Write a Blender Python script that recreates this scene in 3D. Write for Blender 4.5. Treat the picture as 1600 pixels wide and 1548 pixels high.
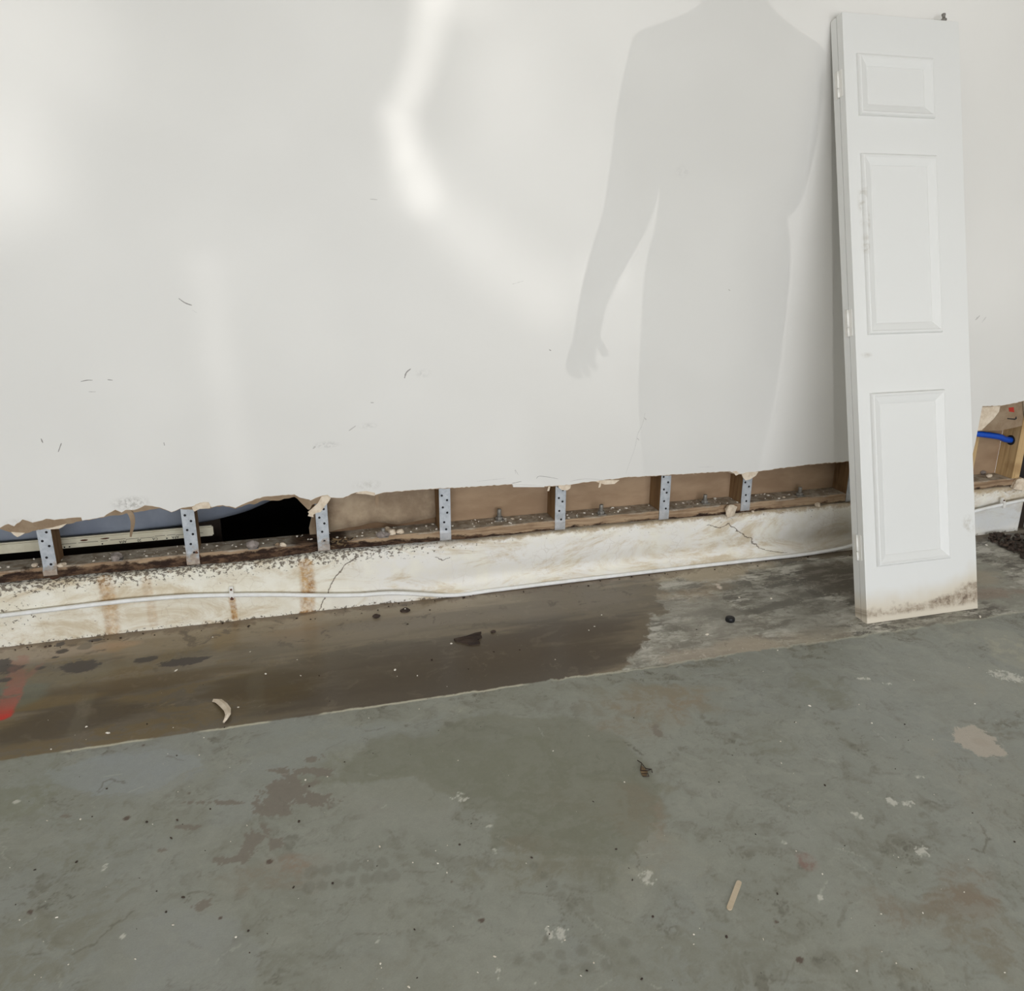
import bpy, bmesh, math, random
from mathutils import Vector, Matrix
random.seed(7)
for o in list(bpy.data.objects): bpy.data.objects.remove(o)
sc = bpy.context.scene
COL = sc.collection
PI = math.pi

# ------------------------------------------------------------------ camera
FPX, YAW, PIT, ROL, CD, CH = 1282.9, .27578, .31469, .00495, 2.6125, 1.2366
Fv = Vector((math.sin(YAW)*math.cos(PIT), math.cos(YAW)*math.cos(PIT), -math.sin(PIT)))
R0 = Vector((math.cos(YAW), -math.sin(YAW), 0)); U0 = R0.cross(Fv)
Rv = R0*math.cos(ROL)+U0*math.sin(ROL); Uv = -R0*math.sin(ROL)+U0*math.cos(ROL)
CAM = Vector((0, -CD, CH))
cd = bpy.data.cameras.new('camera'); cam = bpy.data.objects.new('camera', cd); COL.objects.link(cam)
cd.sensor_fit = 'HORIZONTAL'; cd.sensor_width = 36; cd.lens = 36*FPX/1600; cd.clip_start = .02
M = Matrix((Rv, Uv, -Fv)).transposed().to_4x4(); M.translation = CAM
cam.matrix_world = M
sc.camera = cam

def ray(px, py): return Fv+Rv*((px-800)/FPX)-Uv*((py-774)/FPX)
def on_y(px, py, y=0.0):
    d = ray(px, py); return CAM+d*((y-CAM.y)/d.y)
def on_z(px, py, z=0.0):
    d = ray(px, py); return CAM+d*((z-CAM.z)/d.z)

# ------------------------------------------------------------------ world, lights, exposure
sc.view_settings.view_transform = 'Standard'; sc.view_settings.look = 'None'
sc.cycles.max_bounces = 6; sc.cycles.caustics_reflective = False; sc.cycles.caustics_refractive = False
sc.view_settings.exposure = 0.0; sc.view_settings.gamma = 1; sc.view_settings.use_curve_mapping = False
world = bpy.data.worlds.new('sky'); sc.world = world; world.use_nodes = True
bg = world.node_tree.nodes['Background']; bg.inputs[0].default_value = (.80, .90, 1.0, 1); bg.inputs[1].default_value = 2.5

# daylight entering through the open garage door behind the photographer
al = bpy.data.lights.new('garage_opening_daylight', 'AREA'); al.shape = 'RECTANGLE'; al.size = 5.0; al.size_y = 1.7
al.energy = 143; al.color = (.99, .975, .995)
alo = bpy.data.objects.new('garage_opening_daylight', al); COL.objects.link(alo)
alo.location = (.15, -5.95, .90); alo.rotation_euler = (PI/2, 0, 0)

# sunlight thrown back by the curved bodywork of a car standing on the drive
LP = Vector((-2.75, -8.3, .6))
sl = bpy.data.lights.new('sun_glint_from_car', 'SPOT'); sl.energy = 380; sl.spot_size = math.radians(50); sl.spot_blend = .3
sl.shadow_soft_size = .006; sl.color = (1, .975, .95)
slo = bpy.data.objects.new('sun_glint_from_car', sl); COL.objects.link(slo); slo.location = LP
slo.rotation_euler = (Vector((.5, 0, 1.1))-LP).to_track_quat('-Z', 'Y').to_euler()

# ------------------------------------------------------------------ node helpers
def lin(c): 
    c = c/255.0
    return c/12.92 if c <= .04045 else ((c+.055)/1.055)**2.4
def C(r, g, b, k=1.0): return (min(1, lin(r)*k), min(1, lin(g)*k), min(1, lin(b)*k), 1)

class G:
    def __init__(s, nt): s.nt = nt; s.prev = None
    def chain(s, v):
        # each mask is evaluated after the one before it
        if s.prev is None: return v
        x, y, z = s.sep(v); return s.comb(x, y, s.m('MULTIPLY', s.prev, 1e-7))
    def put(s, sock, v):
        if isinstance(v, bpy.types.NodeSocket): s.nt.links.new(v, sock)
        elif v is not None: sock.default_value = v
    def n(s, t, ins=None, **props):
        nd = s.nt.nodes.new(t)
        for k, v in props.items(): setattr(nd, k, v)
        for k, v in (ins or {}).items(): s.put(nd.inputs[k], v)
        return nd
    def m(s, op, a, b=None, clamp=False):
        nd = s.n('ShaderNodeMath', {0: a, 1: b}, operation=op, use_clamp=clamp); return nd.outputs[0]
    def vm(s, op, a, b=None, out=0):
        nd = s.n('ShaderNodeVectorMath', {0: a, 1: b}, operation=op); return nd.outputs[out]
    def mix(s, f, a, b):
        nd = s.n('ShaderNodeMix', data_type='RGBA'); s.put(nd.inputs[0], f); s.put(nd.inputs[6], a); s.put(nd.inputs[7], b); return nd.outputs[2]
    def noise(s, v, scale=5, detail=4, rough=.55, dist=0.0, col=False):
        nd = s.n('ShaderNodeTexNoise', {'Vector': v, 'Scale': scale, 'Detail': detail, 'Roughness': rough, 'Distortion': dist})
        return nd.outputs['Color' if col else 'Fac']
    def vor(s, v, scale=5, feature='F1', rand=1.0):
        nd = s.n('ShaderNodeTexVoronoi', {'Vector': v, 'Scale': scale, 'Randomness': rand}, feature=feature); return nd.outputs['Distance']
    def mr(s, v, a, b, c=0.0, d=1.0, smooth=True):
        nd = s.n('ShaderNodeMapRange', {0: v, 1: a, 2: b, 3: c, 4: d}, interpolation_type='SMOOTHSTEP' if smooth else 'LINEAR'); return nd.outputs[0]
    def map(s, v, loc=(0, 0, 0), rot=0, scale=(1, 1, 1)):
        nd = s.n('ShaderNodeMapping', {'Vector': v, 'Location': loc, 'Rotation': (0, 0, rot), 'Scale': scale}, vector_type='TEXTURE'); return nd.outputs[0]
    def sep(s, v): return s.n('ShaderNodeSeparateXYZ', {0: v}).outputs
    def comb(s, x, y, z=0.0): return s.n('ShaderNodeCombineXYZ', {0: x, 1: y, 2: z}).outputs[0]
    def warp(s, v, scale, amt, detail=3):
        c = s.noise(v, scale, detail, .6, col=True)
        return s.vm('ADD', v, s.vm('MULTIPLY', s.vm('SUBTRACT', c, (.5, .5, .5)), (amt, amt, 0)))
    def blob(s, v, c, r, rot=0.0, nz=None, amt=.6, soft=.4):
        d = s.vm('LENGTH', s.map(s.chain(v), (c[0], c[1], 0), rot, (r[0], r[1], 1)), out=1)
        if nz is not None: d = s.m('ADD', d, s.m('MULTIPLY', s.m('SUBTRACT', nz, .5), amt))
        s.prev = s.mr(d, 1.0, 1.0-soft); return s.prev
    def seg(s, v, a, b, w, soft=.5):
        ba = Vector((b[0]-a[0], b[1]-a[1], 0)); l2 = max(1e-9, ba.length_squared)
        pa = s.vm('SUBTRACT', s.chain(v), (a[0], a[1], 0))
        h = s.m('MULTIPLY', s.vm('DOT_PRODUCT', pa, tuple(ba), out=1), 1/l2, clamp=True)
        nd = s.n('ShaderNodeVectorMath', {0: tuple(ba)}, operation='SCALE'); s.put(nd.inputs['Scale'], h)
        d = s.vm('LENGTH', s.vm('SUBTRACT', pa, nd.outputs[0]), out=1)
        s.prev = s.mr(d, w, w*(1-soft)); return s.prev
    def poly(s, v, pts, w, soft=.5):
        r = None
        for a, b in zip(pts, pts[1:]):
            q = s.seg(v, a, b, w, soft); r = q if r is None else s.m('MAXIMUM', r, q)
        return r
    def mul(s, a, b): return s.m('MULTIPLY', a, b)

def material(name):
    mt = bpy.data.materials.new(name); mt.use_nodes = True
    nt = mt.node_tree; bs = nt.nodes['Principled BSDF']
    g = G(nt); g.bs = bs
    tc = g.n('ShaderNodeTexCoord'); g.obj = tc.outputs['Object']
    geo = g.n('ShaderNodeNewGeometry'); g.pos = geo.outputs['Position']
    return mt, g
def setup(g, color, rough=.6, bump=None, bstr=.3, bdist=.004, metal=0.0, spec=.5):
    g.put(g.bs.inputs['Base Color'], color); g.put(g.bs.inputs['Roughness'], rough); g.put(g.bs.inputs['Metallic'], metal)
    g.put(g.bs.inputs['Specular IOR Level'], spec)
    if bump is not None:
        b = g.n('ShaderNodeBump', {'Strength': bstr, 'Distance': bdist, 'Height': bump}); g.nt.links.new(b.outputs[0], g.bs.inputs['Normal'])

def simple(name, c1, c2=None, scale=30, rough=.6, metal=0.0, bstr=.3, stretch=(1, 1, 1), detail=5, bdist=.003, spec=.4):
    mt, g = material(name)
    v = g.map(g.obj, scale=stretch)
    nz = g.noise(v, scale, detail, .6)
    col = g.mix(g.mr(nz, .32, .68), c1, c2 or c1)
    setup(g, col, rough, nz, bstr, bdist, metal, spec); return mt

# ------------------------------------------------------------------ caustic pattern of the glint
sl.use_nodes = True
g = G(sl.node_tree)
em = [n for n in sl.node_tree.nodes if n.type == 'EMISSION'][0]
inc = g.n('ShaderNodeNewGeometry').outputs['Incoming']
ix, iy, iz = g.sep(inc)
gx = g.m('ADD', g.m('MULTIPLY', g.m('DIVIDE', ix, iy), -LP.y), LP.x)
gz = g.m('ADD', g.m('MULTIPLY', g.m('DIVIDE', iz, iy), -LP.y), LP.z)
gv0 = g.comb(gx, gz)
gv = g.warp(gv0, 2.2, .10, 1)
def WP(px, py): p = on_y(px, py); return (p.x, p.z)
base = g.mul(g.mr(gz, .25, 1.0, .25, 1.0), g.mr(gx, .1, .95, .30, 1.0))
tot = base
def add_c(mask, k):
    global tot
    tot = g.m('ADD', tot, g.mul(mask, k))
ca = [((695, -60), (664, 60), .09, 1.6), ((664, 60), (626, 190), .085, 1.5), ((626, 190), (632, 235), .105, 1.8), ((632, 235), (660, 290), .12, 1.2)]
msk = None
for a, b, w, k in ca:
    q = g.mul(g.seg(gv, WP(*a), WP(*b), w, 1.0), k); msk = q if msk is None else g.m('MAXIMUM', msk, q)
add_c(msk, 1.45)
add_c(g.poly(gv, [WP(655, 285), WP(770, 390), WP(850, 455)], .17, 1.0), 1.05)
add_c(g.blob(gv, WP(912, 425), (.07, .12), 0, None, 0, 1.0), 0.66)
add_c(g.blob(gv, WP(968, 440), (.06, .09), 0, None, 0, 1.0), 0.59)
add_c(g.seg(gv, WP(320, 430), WP(375, 760), .10, 1.0), 0.46)
add_c(g.blob(gv, WP(715, -10), (.22, .11), 0, None, 0, 1.0), 1.19)
add_c(g.blob(gv, WP(790, 110), (.24, .34), 0, None, 0, 1.0), 0.66)
add_c(g.blob(gv, WP(10, 255), (.26, .27), 0, None, 0, 1.0), 1.2)
add_c(g.blob(gv, WP(30, 40), (.36, .34), 0, None, 0, 1.0), 1.06)
g.put(em.inputs['Strength'], tot)

# ------------------------------------------------------------------ mesh helpers
def new_obj(name, verts, faces, mat=None, parent=None, smooth=False, mats=None, fm=None):
    me = bpy.data.meshes.new(name); me.from_pydata([tuple(v) for v in verts], [], faces)
    for m_ in (mats or ([mat] if mat else [])): me.materials.append(m_)
    if fm: 
        for p, i in zip(me.polygons, fm): p.material_index = i
    if smooth:
        for p in me.polygons: p.use_smooth = True
    bm = bmesh.new(); bm.from_mesh(me); bmesh.ops.recalc_face_normals(bm, faces=bm.faces); bm.to_mesh(me); bm.free()
    o = bpy.data.objects.new(name, me); COL.objects.link(o)
    if parent: o.parent = parent
    return o
def from_bm(name, bm, mat=None, parent=None, smooth=False):
    me = bpy.data.meshes.new(name); bmesh.ops.recalc_face_normals(bm, faces=bm.faces); bm.to_mesh(me); bm.free()
    if mat: me.materials.append(mat)
    if smooth:
        for p in me.polygons: p.use_smooth = True
    o = bpy.data.objects.new(name, me); COL.objects.link(o)
    if parent: o.parent = parent
    return o
def tag(o, label=None, cat=None, group=None, kind=None):
    if label: o['label'] = label
    if cat: o['category'] = cat
    if group: o['group'] = group
    if kind: o['kind'] = kind
    return o
def empty(name, loc, label=None, cat=None, group=None):
    o = bpy.data.objects.new(name, None); o.empty_display_size = .05; o.location = loc; COL.objects.link(o)
    return tag(o, label, cat, group)
BOXF = [(0, 1, 2, 3), (4, 7, 6, 5), (0, 4, 5, 1), (1, 5, 6, 2), (2, 6, 7, 3), (3, 7, 4, 0)]
def boxv(x0, x1, y0, y1, z0, z1): return [(x0, y0, z0), (x1, y0, z0), (x1, y1, z0), (x0, y1, z0), (x0, y0, z1), (x1, y0, z1), (x1, y1, z1), (x0, y1, z1)]
def box(name, x0, x1, y0, y1, z0, z1, mat, parent=None, bev=0.0):
    bm = bmesh.new(); vs = [bm.verts.new(v) for v in boxv(x0, x1, y0, y1, z0, z1)]
    for f in BOXF: bm.faces.new([vs[i] for i in f])
    if bev: bmesh.ops.bevel(bm, geom=bm.edges[:], offset=bev, segments=2, affect='EDGES', profile=.5)
    return from_bm(name, bm, mat, parent)
def slab_poly(name, pts, thick, mat, parent=None, edge_mat=None):
    """pts: 3-D outline on one plane facing -y; extruded towards +y"""
    n = len(pts); vs = list(pts)+[(p[0], p[1]+thick, p[2]) for p in pts]
    fs = [tuple(range(n)), tuple(range(2*n-1, n-1, -1))]+[(i, (i+1) % n, n+(i+1) % n, n+i) for i in range(n)]
    fm = [0, 0]+[1 if edge_mat else 0]*n
    return new_obj(name, vs, fs, None, parent, mats=[mat]+([edge_mat] if edge_mat else []), fm=fm)
def tube(name, pts, r, mat, parent=None, sides=10, closed_ends=True, rs=None):
    bm = bmesh.new(); rings = []
    pts = [Vector(p) for p in pts]
    for i, p in enumerate(pts):
        t = (pts[min(i+1, len(pts)-1)]-pts[max(i-1, 0)]).normalized()
        u = t.cross(Vector((0, 0, 1)));  u = u if u.length > .01 else t.cross(Vector((0, 1, 0)))
        u.normalize(); w = u.cross(t); rr = rs[i] if rs else r
        rings.append([bm.verts.new(p+(u*math.cos(a)+w*math.sin(a))*rr) for a in [2*PI*k/sides for k in range(sides)]])
    for a, b in zip(rings, rings[1:]):
        for k in range(sides): bm.faces.new((a[k], a[(k+1) % sides], b[(k+1) % sides], b[k]))
    bm.faces.new(rings[0][::-1]); bm.faces.new(rings[-1])
    return from_bm(name, bm, mat, parent, True)
def spline(pts, n=8):
    P = [Vector(p) for p in pts]; out = []
    for i in range(len(P)-1):
        a, b, c, d = P[max(i-1, 0)], P[i], P[i+1], P[min(i+2, len(P)-1)]
        for k in range(n):
            t = k/n; out.append(.5*((2*b)+(c-a)*t+(2*a-5*b+4*c-d)*t*t+(3*b-a-3*c+d)*t**3))
    out.append(P[-1]); return out
def lathe(name, prof, loc, mat, parent=None, sides=20, axis=(0, 0, 1), smooth=True):
    bm = bmesh.new(); rings = []
    q = Vector((0, 0, 1)).rotation_difference(Vector(axis))
    for r, z in prof:
        rings.append([bm.verts.new(Vector(loc)+q @ Vector((r*math.cos(2*PI*k/sides), r*math.sin(2*PI*k/sides), z))) for k in range(sides)])
    for a, b in zip(rings, rings[1:]):
        for k in range(sides): bm.faces.new((a[k], a[(k+1) % sides], b[(k+1) % sides], b[k]))
    bm.faces.new(rings[0][::-1]); bm.faces.new(rings[-1])
    return from_bm(name, bm, mat, parent, smooth)
def chunk(name, loc, size, mat, seed=0, rot=0.0, parent=None, flat_base=True):
    rnd = random.Random(seed); bm = bmesh.new(); bmesh.ops.create_icosphere(bm, subdivisions=2, radius=.5)
    ph = [rnd.uniform(0, 6) for _ in range(6)]
    for v in bm.verts:
        c = v.co.copy(); k = 1+.22*math.sin(5*c.x+ph[0])+.2*math.sin(6*c.y+ph[1])+.18*math.sin(7*c.z+ph[2])+rnd.uniform(-.08, .08)
        c *= k; 
        v.co = Vector((c.x*size[0], c.y*size[1], c.z*size[2]))
    bmesh.ops.rotate(bm, verts=bm.verts, cent=(0, 0, 0), matrix=Matrix.Rotation(rot, 3, 'Z'))
    zmin = min(v.co.z for v in bm.verts)*.7
    for v in bm.verts:
        if v.co.z < zmin: v.co.z = zmin
        v.co.z -= zmin
    o = from_bm(name, bm, mat, parent); o.location = loc; return o
def plate(name, loc, pts, thick, mat, curl=0.0, rot=0.0, tilt=0.0, n=1, parent=None):
    """flat chip lying on a surface: outline pts (local xy, metres), curled along local x"""
    bm = bmesh.new(); L = max(abs(p[0]) for p in pts) or 1
    top = [bm.verts.new((x, y, thick+curl*(x/L)**2)) for x, y in pts]; bot = [bm.verts.new((x, y, curl*(x/L)**2)) for x, y in pts]
    k = len(pts); bm.faces.new(top); bm.faces.new(bot[::-1])
    for i in range(k): bm.faces.new((bot[i], bot[(i+1) % k], top[(i+1) % k], top[i]))
    bmesh.ops.triangulate(bm, faces=[f for f in bm.faces if len(f.verts) > 4])
    o = from_bm(name, bm, mat, parent); o.location = loc; o.rotation_euler = (tilt, 0, rot); return o

# ------------------------------------------------------------------ materials
def sm01(t): t = max(0, min(1, t)); return t*t*(3-2*t)
WK = 1.12
def mat_wall():
    mt, g = material('painted_drywall')
    x, y, z = g.sep(g.pos); v = g.comb(x, z)
    big = g.noise(v, 1.6, 2, .5); fine = g.noise(g.pos, 180, 3, .6)
    col = g.mix(g.mr(big, .35, .65), C(226, 224, 219), C(231, 229, 224))
    spk = g.noise(v, 70, 4, .7)
    for c_, r_, k_, col_ in (((205, 785), (.075, .03), .75, (140, 134, 124)), ((575, 757), (.07, .025), .35, (170, 163, 150)), ((660, 583), (.04, .02), .3, (160, 158, 154)), ((510, 694), (.055, .016), .5, (160, 158, 154)), ((575, 664), (.045, .015), .35, (170, 168, 162)),
                             ((30, 815), (.06, .02), .35, (160, 150, 135)), ((1065, 268), (.04, .03), .18, (160, 155, 150))):
        m_ = g.mul(g.blob(v, WP(*c_), r_, 0, spk, 1.2, .9), g.mr(spk, .42, .62)); col = g.mix(g.mul(m_, k_), col, C(*col_))
    setup(g, col, .42, g.m('ADD', g.mul(g.noise(v, 3.0, 2), 1.0), g.mul(fine, .03)), .12, .012, spec=.35)
    return mt
M_WALL = mat_wall()
M_SHELL = simple('plain_painted_board', C(222, 220, 214), C(226, 224, 219), 6, .7)
M_KRAFT = simple('brown_drywall_paper', C(158, 138, 114), C(140, 118, 94), 22, .85)
M_GYP = simple('crumbly_gypsum', C(232, 218, 198), C(214, 196, 172), 60, .9, bstr=.6)
M_BACKING = simple('tan_board_back', C(172, 146, 118), C(150, 124, 98), 7, .85, stretch=(1.6, 1, .6))
M_DELAM = simple('old_wrinkled_board', C(180, 160, 134), C(140, 120, 98), 9, .85, bstr=.8, bdist=.02)
M_OLDBOARD = simple('damp_board', C(130, 104, 78), C(104, 80, 58), 10, .85)
M_DARK = simple('void_closure_dark', C(46, 40, 36), C(30, 26, 24), 6, .95)  # near-black stands for the darkness inside the void
M_TIMBER_FILL = simple('dark_timber_and_filler', C(62, 50, 40), C(44, 36, 30), 12, .9, stretch=(4, 1, 1))  # timber colour, also on the added dark filler at the cavity corner
M_TUB = simple('grey_blue_tub_shell', C(142, 148, 158), C(122, 128, 140), 5, .45)
M_FOAM = simple('cream_block', C(214, 208, 186), C(196, 188, 164), 14, .8)
M_INK = simple('black_print', C(28, 26, 26), None, 5, .7)
M_RUST = simple('rust', C(104, 68, 50), C(70, 44, 34), 60, .9, bstr=.6)
M_BLACK = simple('black_plastic', C(22, 22, 24), None, 5, .35)
M_ZINC = simple('zinc_bolt', C(150, 146, 138), C(120, 116, 110), 80, .55, metal=.35)
M_HOLE_DARK = simple('hole_shade_dark', C(36, 34, 36), None, 5, .8)  # near-black painted for the shade in holes and a crease
M_BLUE = simple('blue_pipe', C(20, 84, 196), C(16, 74, 178), 12, .35)
M_WOOD_CHIP = simple('dark_wood_chip', C(74, 60, 50), C(48, 38, 32), 90, .85, stretch=(6, 1, 1), bstr=.7)
M_CHIP = simple('brown_splinter', C(150, 128, 96), C(98, 78, 56), 70, .85, stretch=(5, 1, 1))
M_STICK = simple('pale_wood_stick', C(204, 188, 164), C(194, 176, 150), 40, .7, stretch=(1, 8, 1))
M_PEEL = simple('curled_paint', C(226, 212, 192), C(206, 190, 168), 40, .7)
M_CRUMB = simple('white_crumb', C(232, 226, 214), C(212, 202, 186), 60, .9)
M_STONE = simple('grey_pebble', C(160, 150, 144), C(128, 118, 112), 60, .9)
M_RED = simple('red_tape', C(176, 50, 36), None, 9, .7)

def mat_zincstrap():
    mt, g = material('galvanised_strap')
    sp = g.vor(g.map(g.obj, scale=(1, 1, 1)), 160); nz = g.noise(g.obj, 40, 4)
    col = g.mix(g.mr(nz, .35, .65), C(186, 190, 194), C(158, 164, 170)); col = g.mix(g.mul(g.mr(sp, .1, .5), .25), col, C(206, 210, 214))
    z = g.sep(g.pos)[2]
    r = g.mul(g.mr(g.m('ADD', z, g.m('MULTIPLY', g.m('SUBTRACT', g.noise(g.pos, 55, 4), .5), .13)), .262, .225), g.mr(g.sep(g.pos)[0], .3, .0, .25, .9))
    col = g.mix(r, col, g.mix(g.noise(g.pos, 120, 3), C(120, 92, 74), C(200, 186, 166)))
    setup(g, col, .5, nz, .15, .002, .25); return mt
M_STRAP = mat_zincstrap()

def mat_wood(name, c1, c2, c3, axis='z', rot_low=None, top=None):
    mt, g = material(name)
    sx = {'z': (1, 1, .06), 'x': (.06, 1, 1)}[axis]
    v = g.vm('MULTIPLY', g.pos, sx); nz = g.noise(v, 70, 5, .6, 1.0); n2 = g.noise(g.pos, 9, 3)
    col = g.mix(g.mr(nz, .35, .68), c1, c2); col = g.mix(g.mul(g.mr(n2, .5, .7), .6), col, c3)
    hb = nz
    if top:
        nrm = g.n('ShaderNodeNewGeometry').outputs['Normal']; up = g.mr(g.sep(nrm)[2], .5, .9)
        dust = g.mix(g.mr(g.noise(g.pos, 40, 4, .6), .35, .65), top, C(150, 138, 122)); col = g.mix(g.mul(up, .85), col, dust)
    if rot_low:
        x, y, z = g.sep(g.pos)
        edge = g.m('ADD', z, g.m('MULTIPLY', g.m('SUBTRACT', g.noise(g.map(g.pos, scale=(1, 1, .4)), 14, 5, .65), .5), .05))
        amt = g.mr(x, .9, -.1, .212, .232)
        rot_low = g.mix(g.mr(g.noise(g.map(g.pos, scale=(3, 1, 1)), 60, 5, .75), .42, .68), C(44, 30, 22), C(104, 80, 60))
        m_ = g.mr(edge, g.m('ADD', amt, .004), g.m('SUBTRACT', amt, .004)); col = g.mix(m_, col, rot_low)
        m2 = g.mul(g.mul(g.blob(g.comb(x, z), (.08, .235), (.13, .05), 0, n2, .8, .6), 1), .95); col = g.mix(m2, col, rot_low)
    setup(g, col, .85, hb, .45, .003, spec=.25); return mt
M_STUD = mat_wood('old_stud_timber', C(150, 120, 86), C(122, 94, 66), C(104, 78, 54))
M_STUD_LIGHT = mat_wood('pale_stud_timber', C(206, 176, 130), C(178, 146, 102), C(160, 126, 86))
M_PLATE = mat_wood('weathered_sill_timber', C(172, 148, 120), C(136, 110, 86), C(122, 98, 76), 'x', C(52, 36, 27), C(196, 188, 174))

def mat_curb():
    mt, g = material('painted_concrete_curb')
    x, y, z = g.sep(g.pos); v = g.comb(x, g.m('ADD', z, y)); nz = g.noise(v, 12, 5, .6); fine = g.noise(v, 75, 5, .7); mid = g.noise(v, 34, 4, .65)
    right = g.mr(x, .0, .35)
    col = g.mix(g.mr(nz, .35, .65), C(240, 236, 222), C(230, 223, 204))
    col = g.mix(g.mul(right, g.mr(nz, .3, .6)), col, C(237, 234, 227))
    # yellow-brown water stains
    st = g.mul(g.mr(g.noise(g.map(v, scale=(2.0, .8, 1)), 7, 6, .75, .8), .47, .66), .8); col = g.mix(st, col, C(204, 186, 154))
    e = g.vor(g.warp(v, 20, .04), 26, 'DISTANCE_TO_EDGE'); ring = g.mul(g.mr(e, .035, .0), g.mr(g.noise(v, 6, 2), .5, .62)); col = g.mix(g.mul(ring, .18), col, C(150, 124, 86))
    # dark flecks, thick along the crumbling top edge, around the left end and along the floor
    zt = g.mr(z, .125, .20); lf = g.mul(g.blob(v, WP(20, 960), (.16, .10), 0, nz, .6, .7), .55); bt = g.mul(g.mr(z, .022, .0), .9)
    dens = g.m('MAXIMUM', g.m('MAXIMUM', g.mul(zt, g.mr(x, .75, .1, .45, 1)), lf), bt)
    fl = g.mr(g.m('ADD', fine, g.m('MULTIPLY', dens, .22)), .70, .745); col = g.mix(g.mul(fl, .85), col, C(92, 78, 62))
    fl2 = g.mr(g.m('ADD', mid, g.mul(dens, .10)), .70, .74); col = g.mix(g.mul(fl2, .6), col, C(150, 130, 106))
    tb = g.mul(g.mr(g.m('ADD', z, g.m('MULTIPLY', g.m('SUBTRACT', mid, .5), .05)), .183, .20), g.mr(x, .3, .7)); col = g.mix(g.mul(tb, .75), col, C(170, 146, 108))
    # rust runs
    for pts, w, k in (([(163, 905), (172, 950), (176, 988)], .030, .75), ([(228, 905), (240, 975)], .020, .40), ([(478, 882), (482, 918), (480, 955)], .032, 1.0), ([(362, 932), (367, 966)], .014, 1.0)):
        m_ = g.poly(g.warp(v, 40, .012), [(on_y(*p, -.010).x, on_y(*p, -.010).z-.007+.011*sm01((on_y(*p, -.010).x-.4)/.8)) for p in pts], w, .6)
        grain = g.mr(fine, .35, .6, .45, 1); col = g.mix(g.mul(g.mul(m_, g.mul(k, g.mr(nz, .25, .6, .45, 1))), grain), col, g.mix(g.mr(mid, .35, .65), C(200, 160, 104), C(160, 118, 72)))
    # greyish patch by the leaning door and a paler one beyond it
    dm = g.mul(g.blob(v, (2.1, .07), (.34, .15), 0, nz, .9, .8), .55); col = g.mix(dm, col, C(160, 150, 132))
    dm = g.mul(g.blob(v, (2.9, .08), (.30, .09), 0, nz, .5, .6), .5); col = g.mix(dm, col, C(205, 210, 214))
    # cracks
    ck = g.warp(v, 45, .022)
    for pts, w in (([(560, 868), (540, 882), (522, 905), (497, 957)], .0026), ([(1108, 823), (1128, 826), (1142, 820), (1162, 836), (1184, 845), (1204, 858), (1234, 866)], .0022),
                   ([(680, 872), (692, 875), (702, 873)], .0018)):
        m_ = g.poly(ck, [(on_y(*p, -.010).x, on_y(*p, -.010).z-.007+.011*sm01((on_y(*p, -.010).x-.4)/.8)) for p in pts], w, .5); col = g.mix(g.mul(m_, .8), col, C(96, 80, 62))
        fine = g.m('SUBTRACT', fine, m_)
    setup(g, col, .6, g.m('ADD', g.mul(fine, .6), g.mul(fl, -1.0)), .5, .004, spec=.35); return mt
M_CURB = mat_curb()

FK = 1.50
import numpy as np
def FP(px, py): p = on_z(px, py); return (p.x, p.y)
def fr(px, py, rx, ry):
    return ((on_z(px+rx, py)-on_z(px-rx, py)).length/2, (on_z(px, py+ry)-on_z(px, py-ry)).length/2)
_T = np.random.RandomState(11).rand(8, 256, 256).astype(np.float32)
def vnoise(x, y, seed):
    T = _T[seed % 8]; xi = np.floor(x).astype(np.int64); yi = np.floor(y).astype(np.int64); fx = (x-xi).astype(np.float32); fy = (y-yi).astype(np.float32)
    fx = fx*fx*(3-2*fx); fy = fy*fy*(3-2*fy); a0 = (xi+seed*37) & 255; b0 = (yi+seed*59) & 255; a1 = (a0+1) & 255; b1 = (b0+1) & 255
    return (T[a0, b0]*(1-fx)+T[a1, b0]*fx)*(1-fy)+(T[a0, b1]*(1-fx)+T[a1, b1]*fx)*fy
def fbm(x, y, sc_, oc=5, rough=.55, seed=0):
    """unit-variance fractal noise around zero"""
    t = 0; amp = 1; ss = 0; ca, sa = math.cos(.6), math.sin(.6)
    for o in range(oc):
        t = t+amp*(vnoise(x*sc_, y*sc_, seed+o)-.5); ss += amp*amp; amp *= rough; sc_ *= 2.03; x, y = x*ca-y*sa, x*sa+y*ca
    return t/(.235*math.sqrt(ss))
def sst(v, a, b):
    t = np.clip((v-a)/(b-a), 0, 1); return t*t*(3-2*t)

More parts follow.
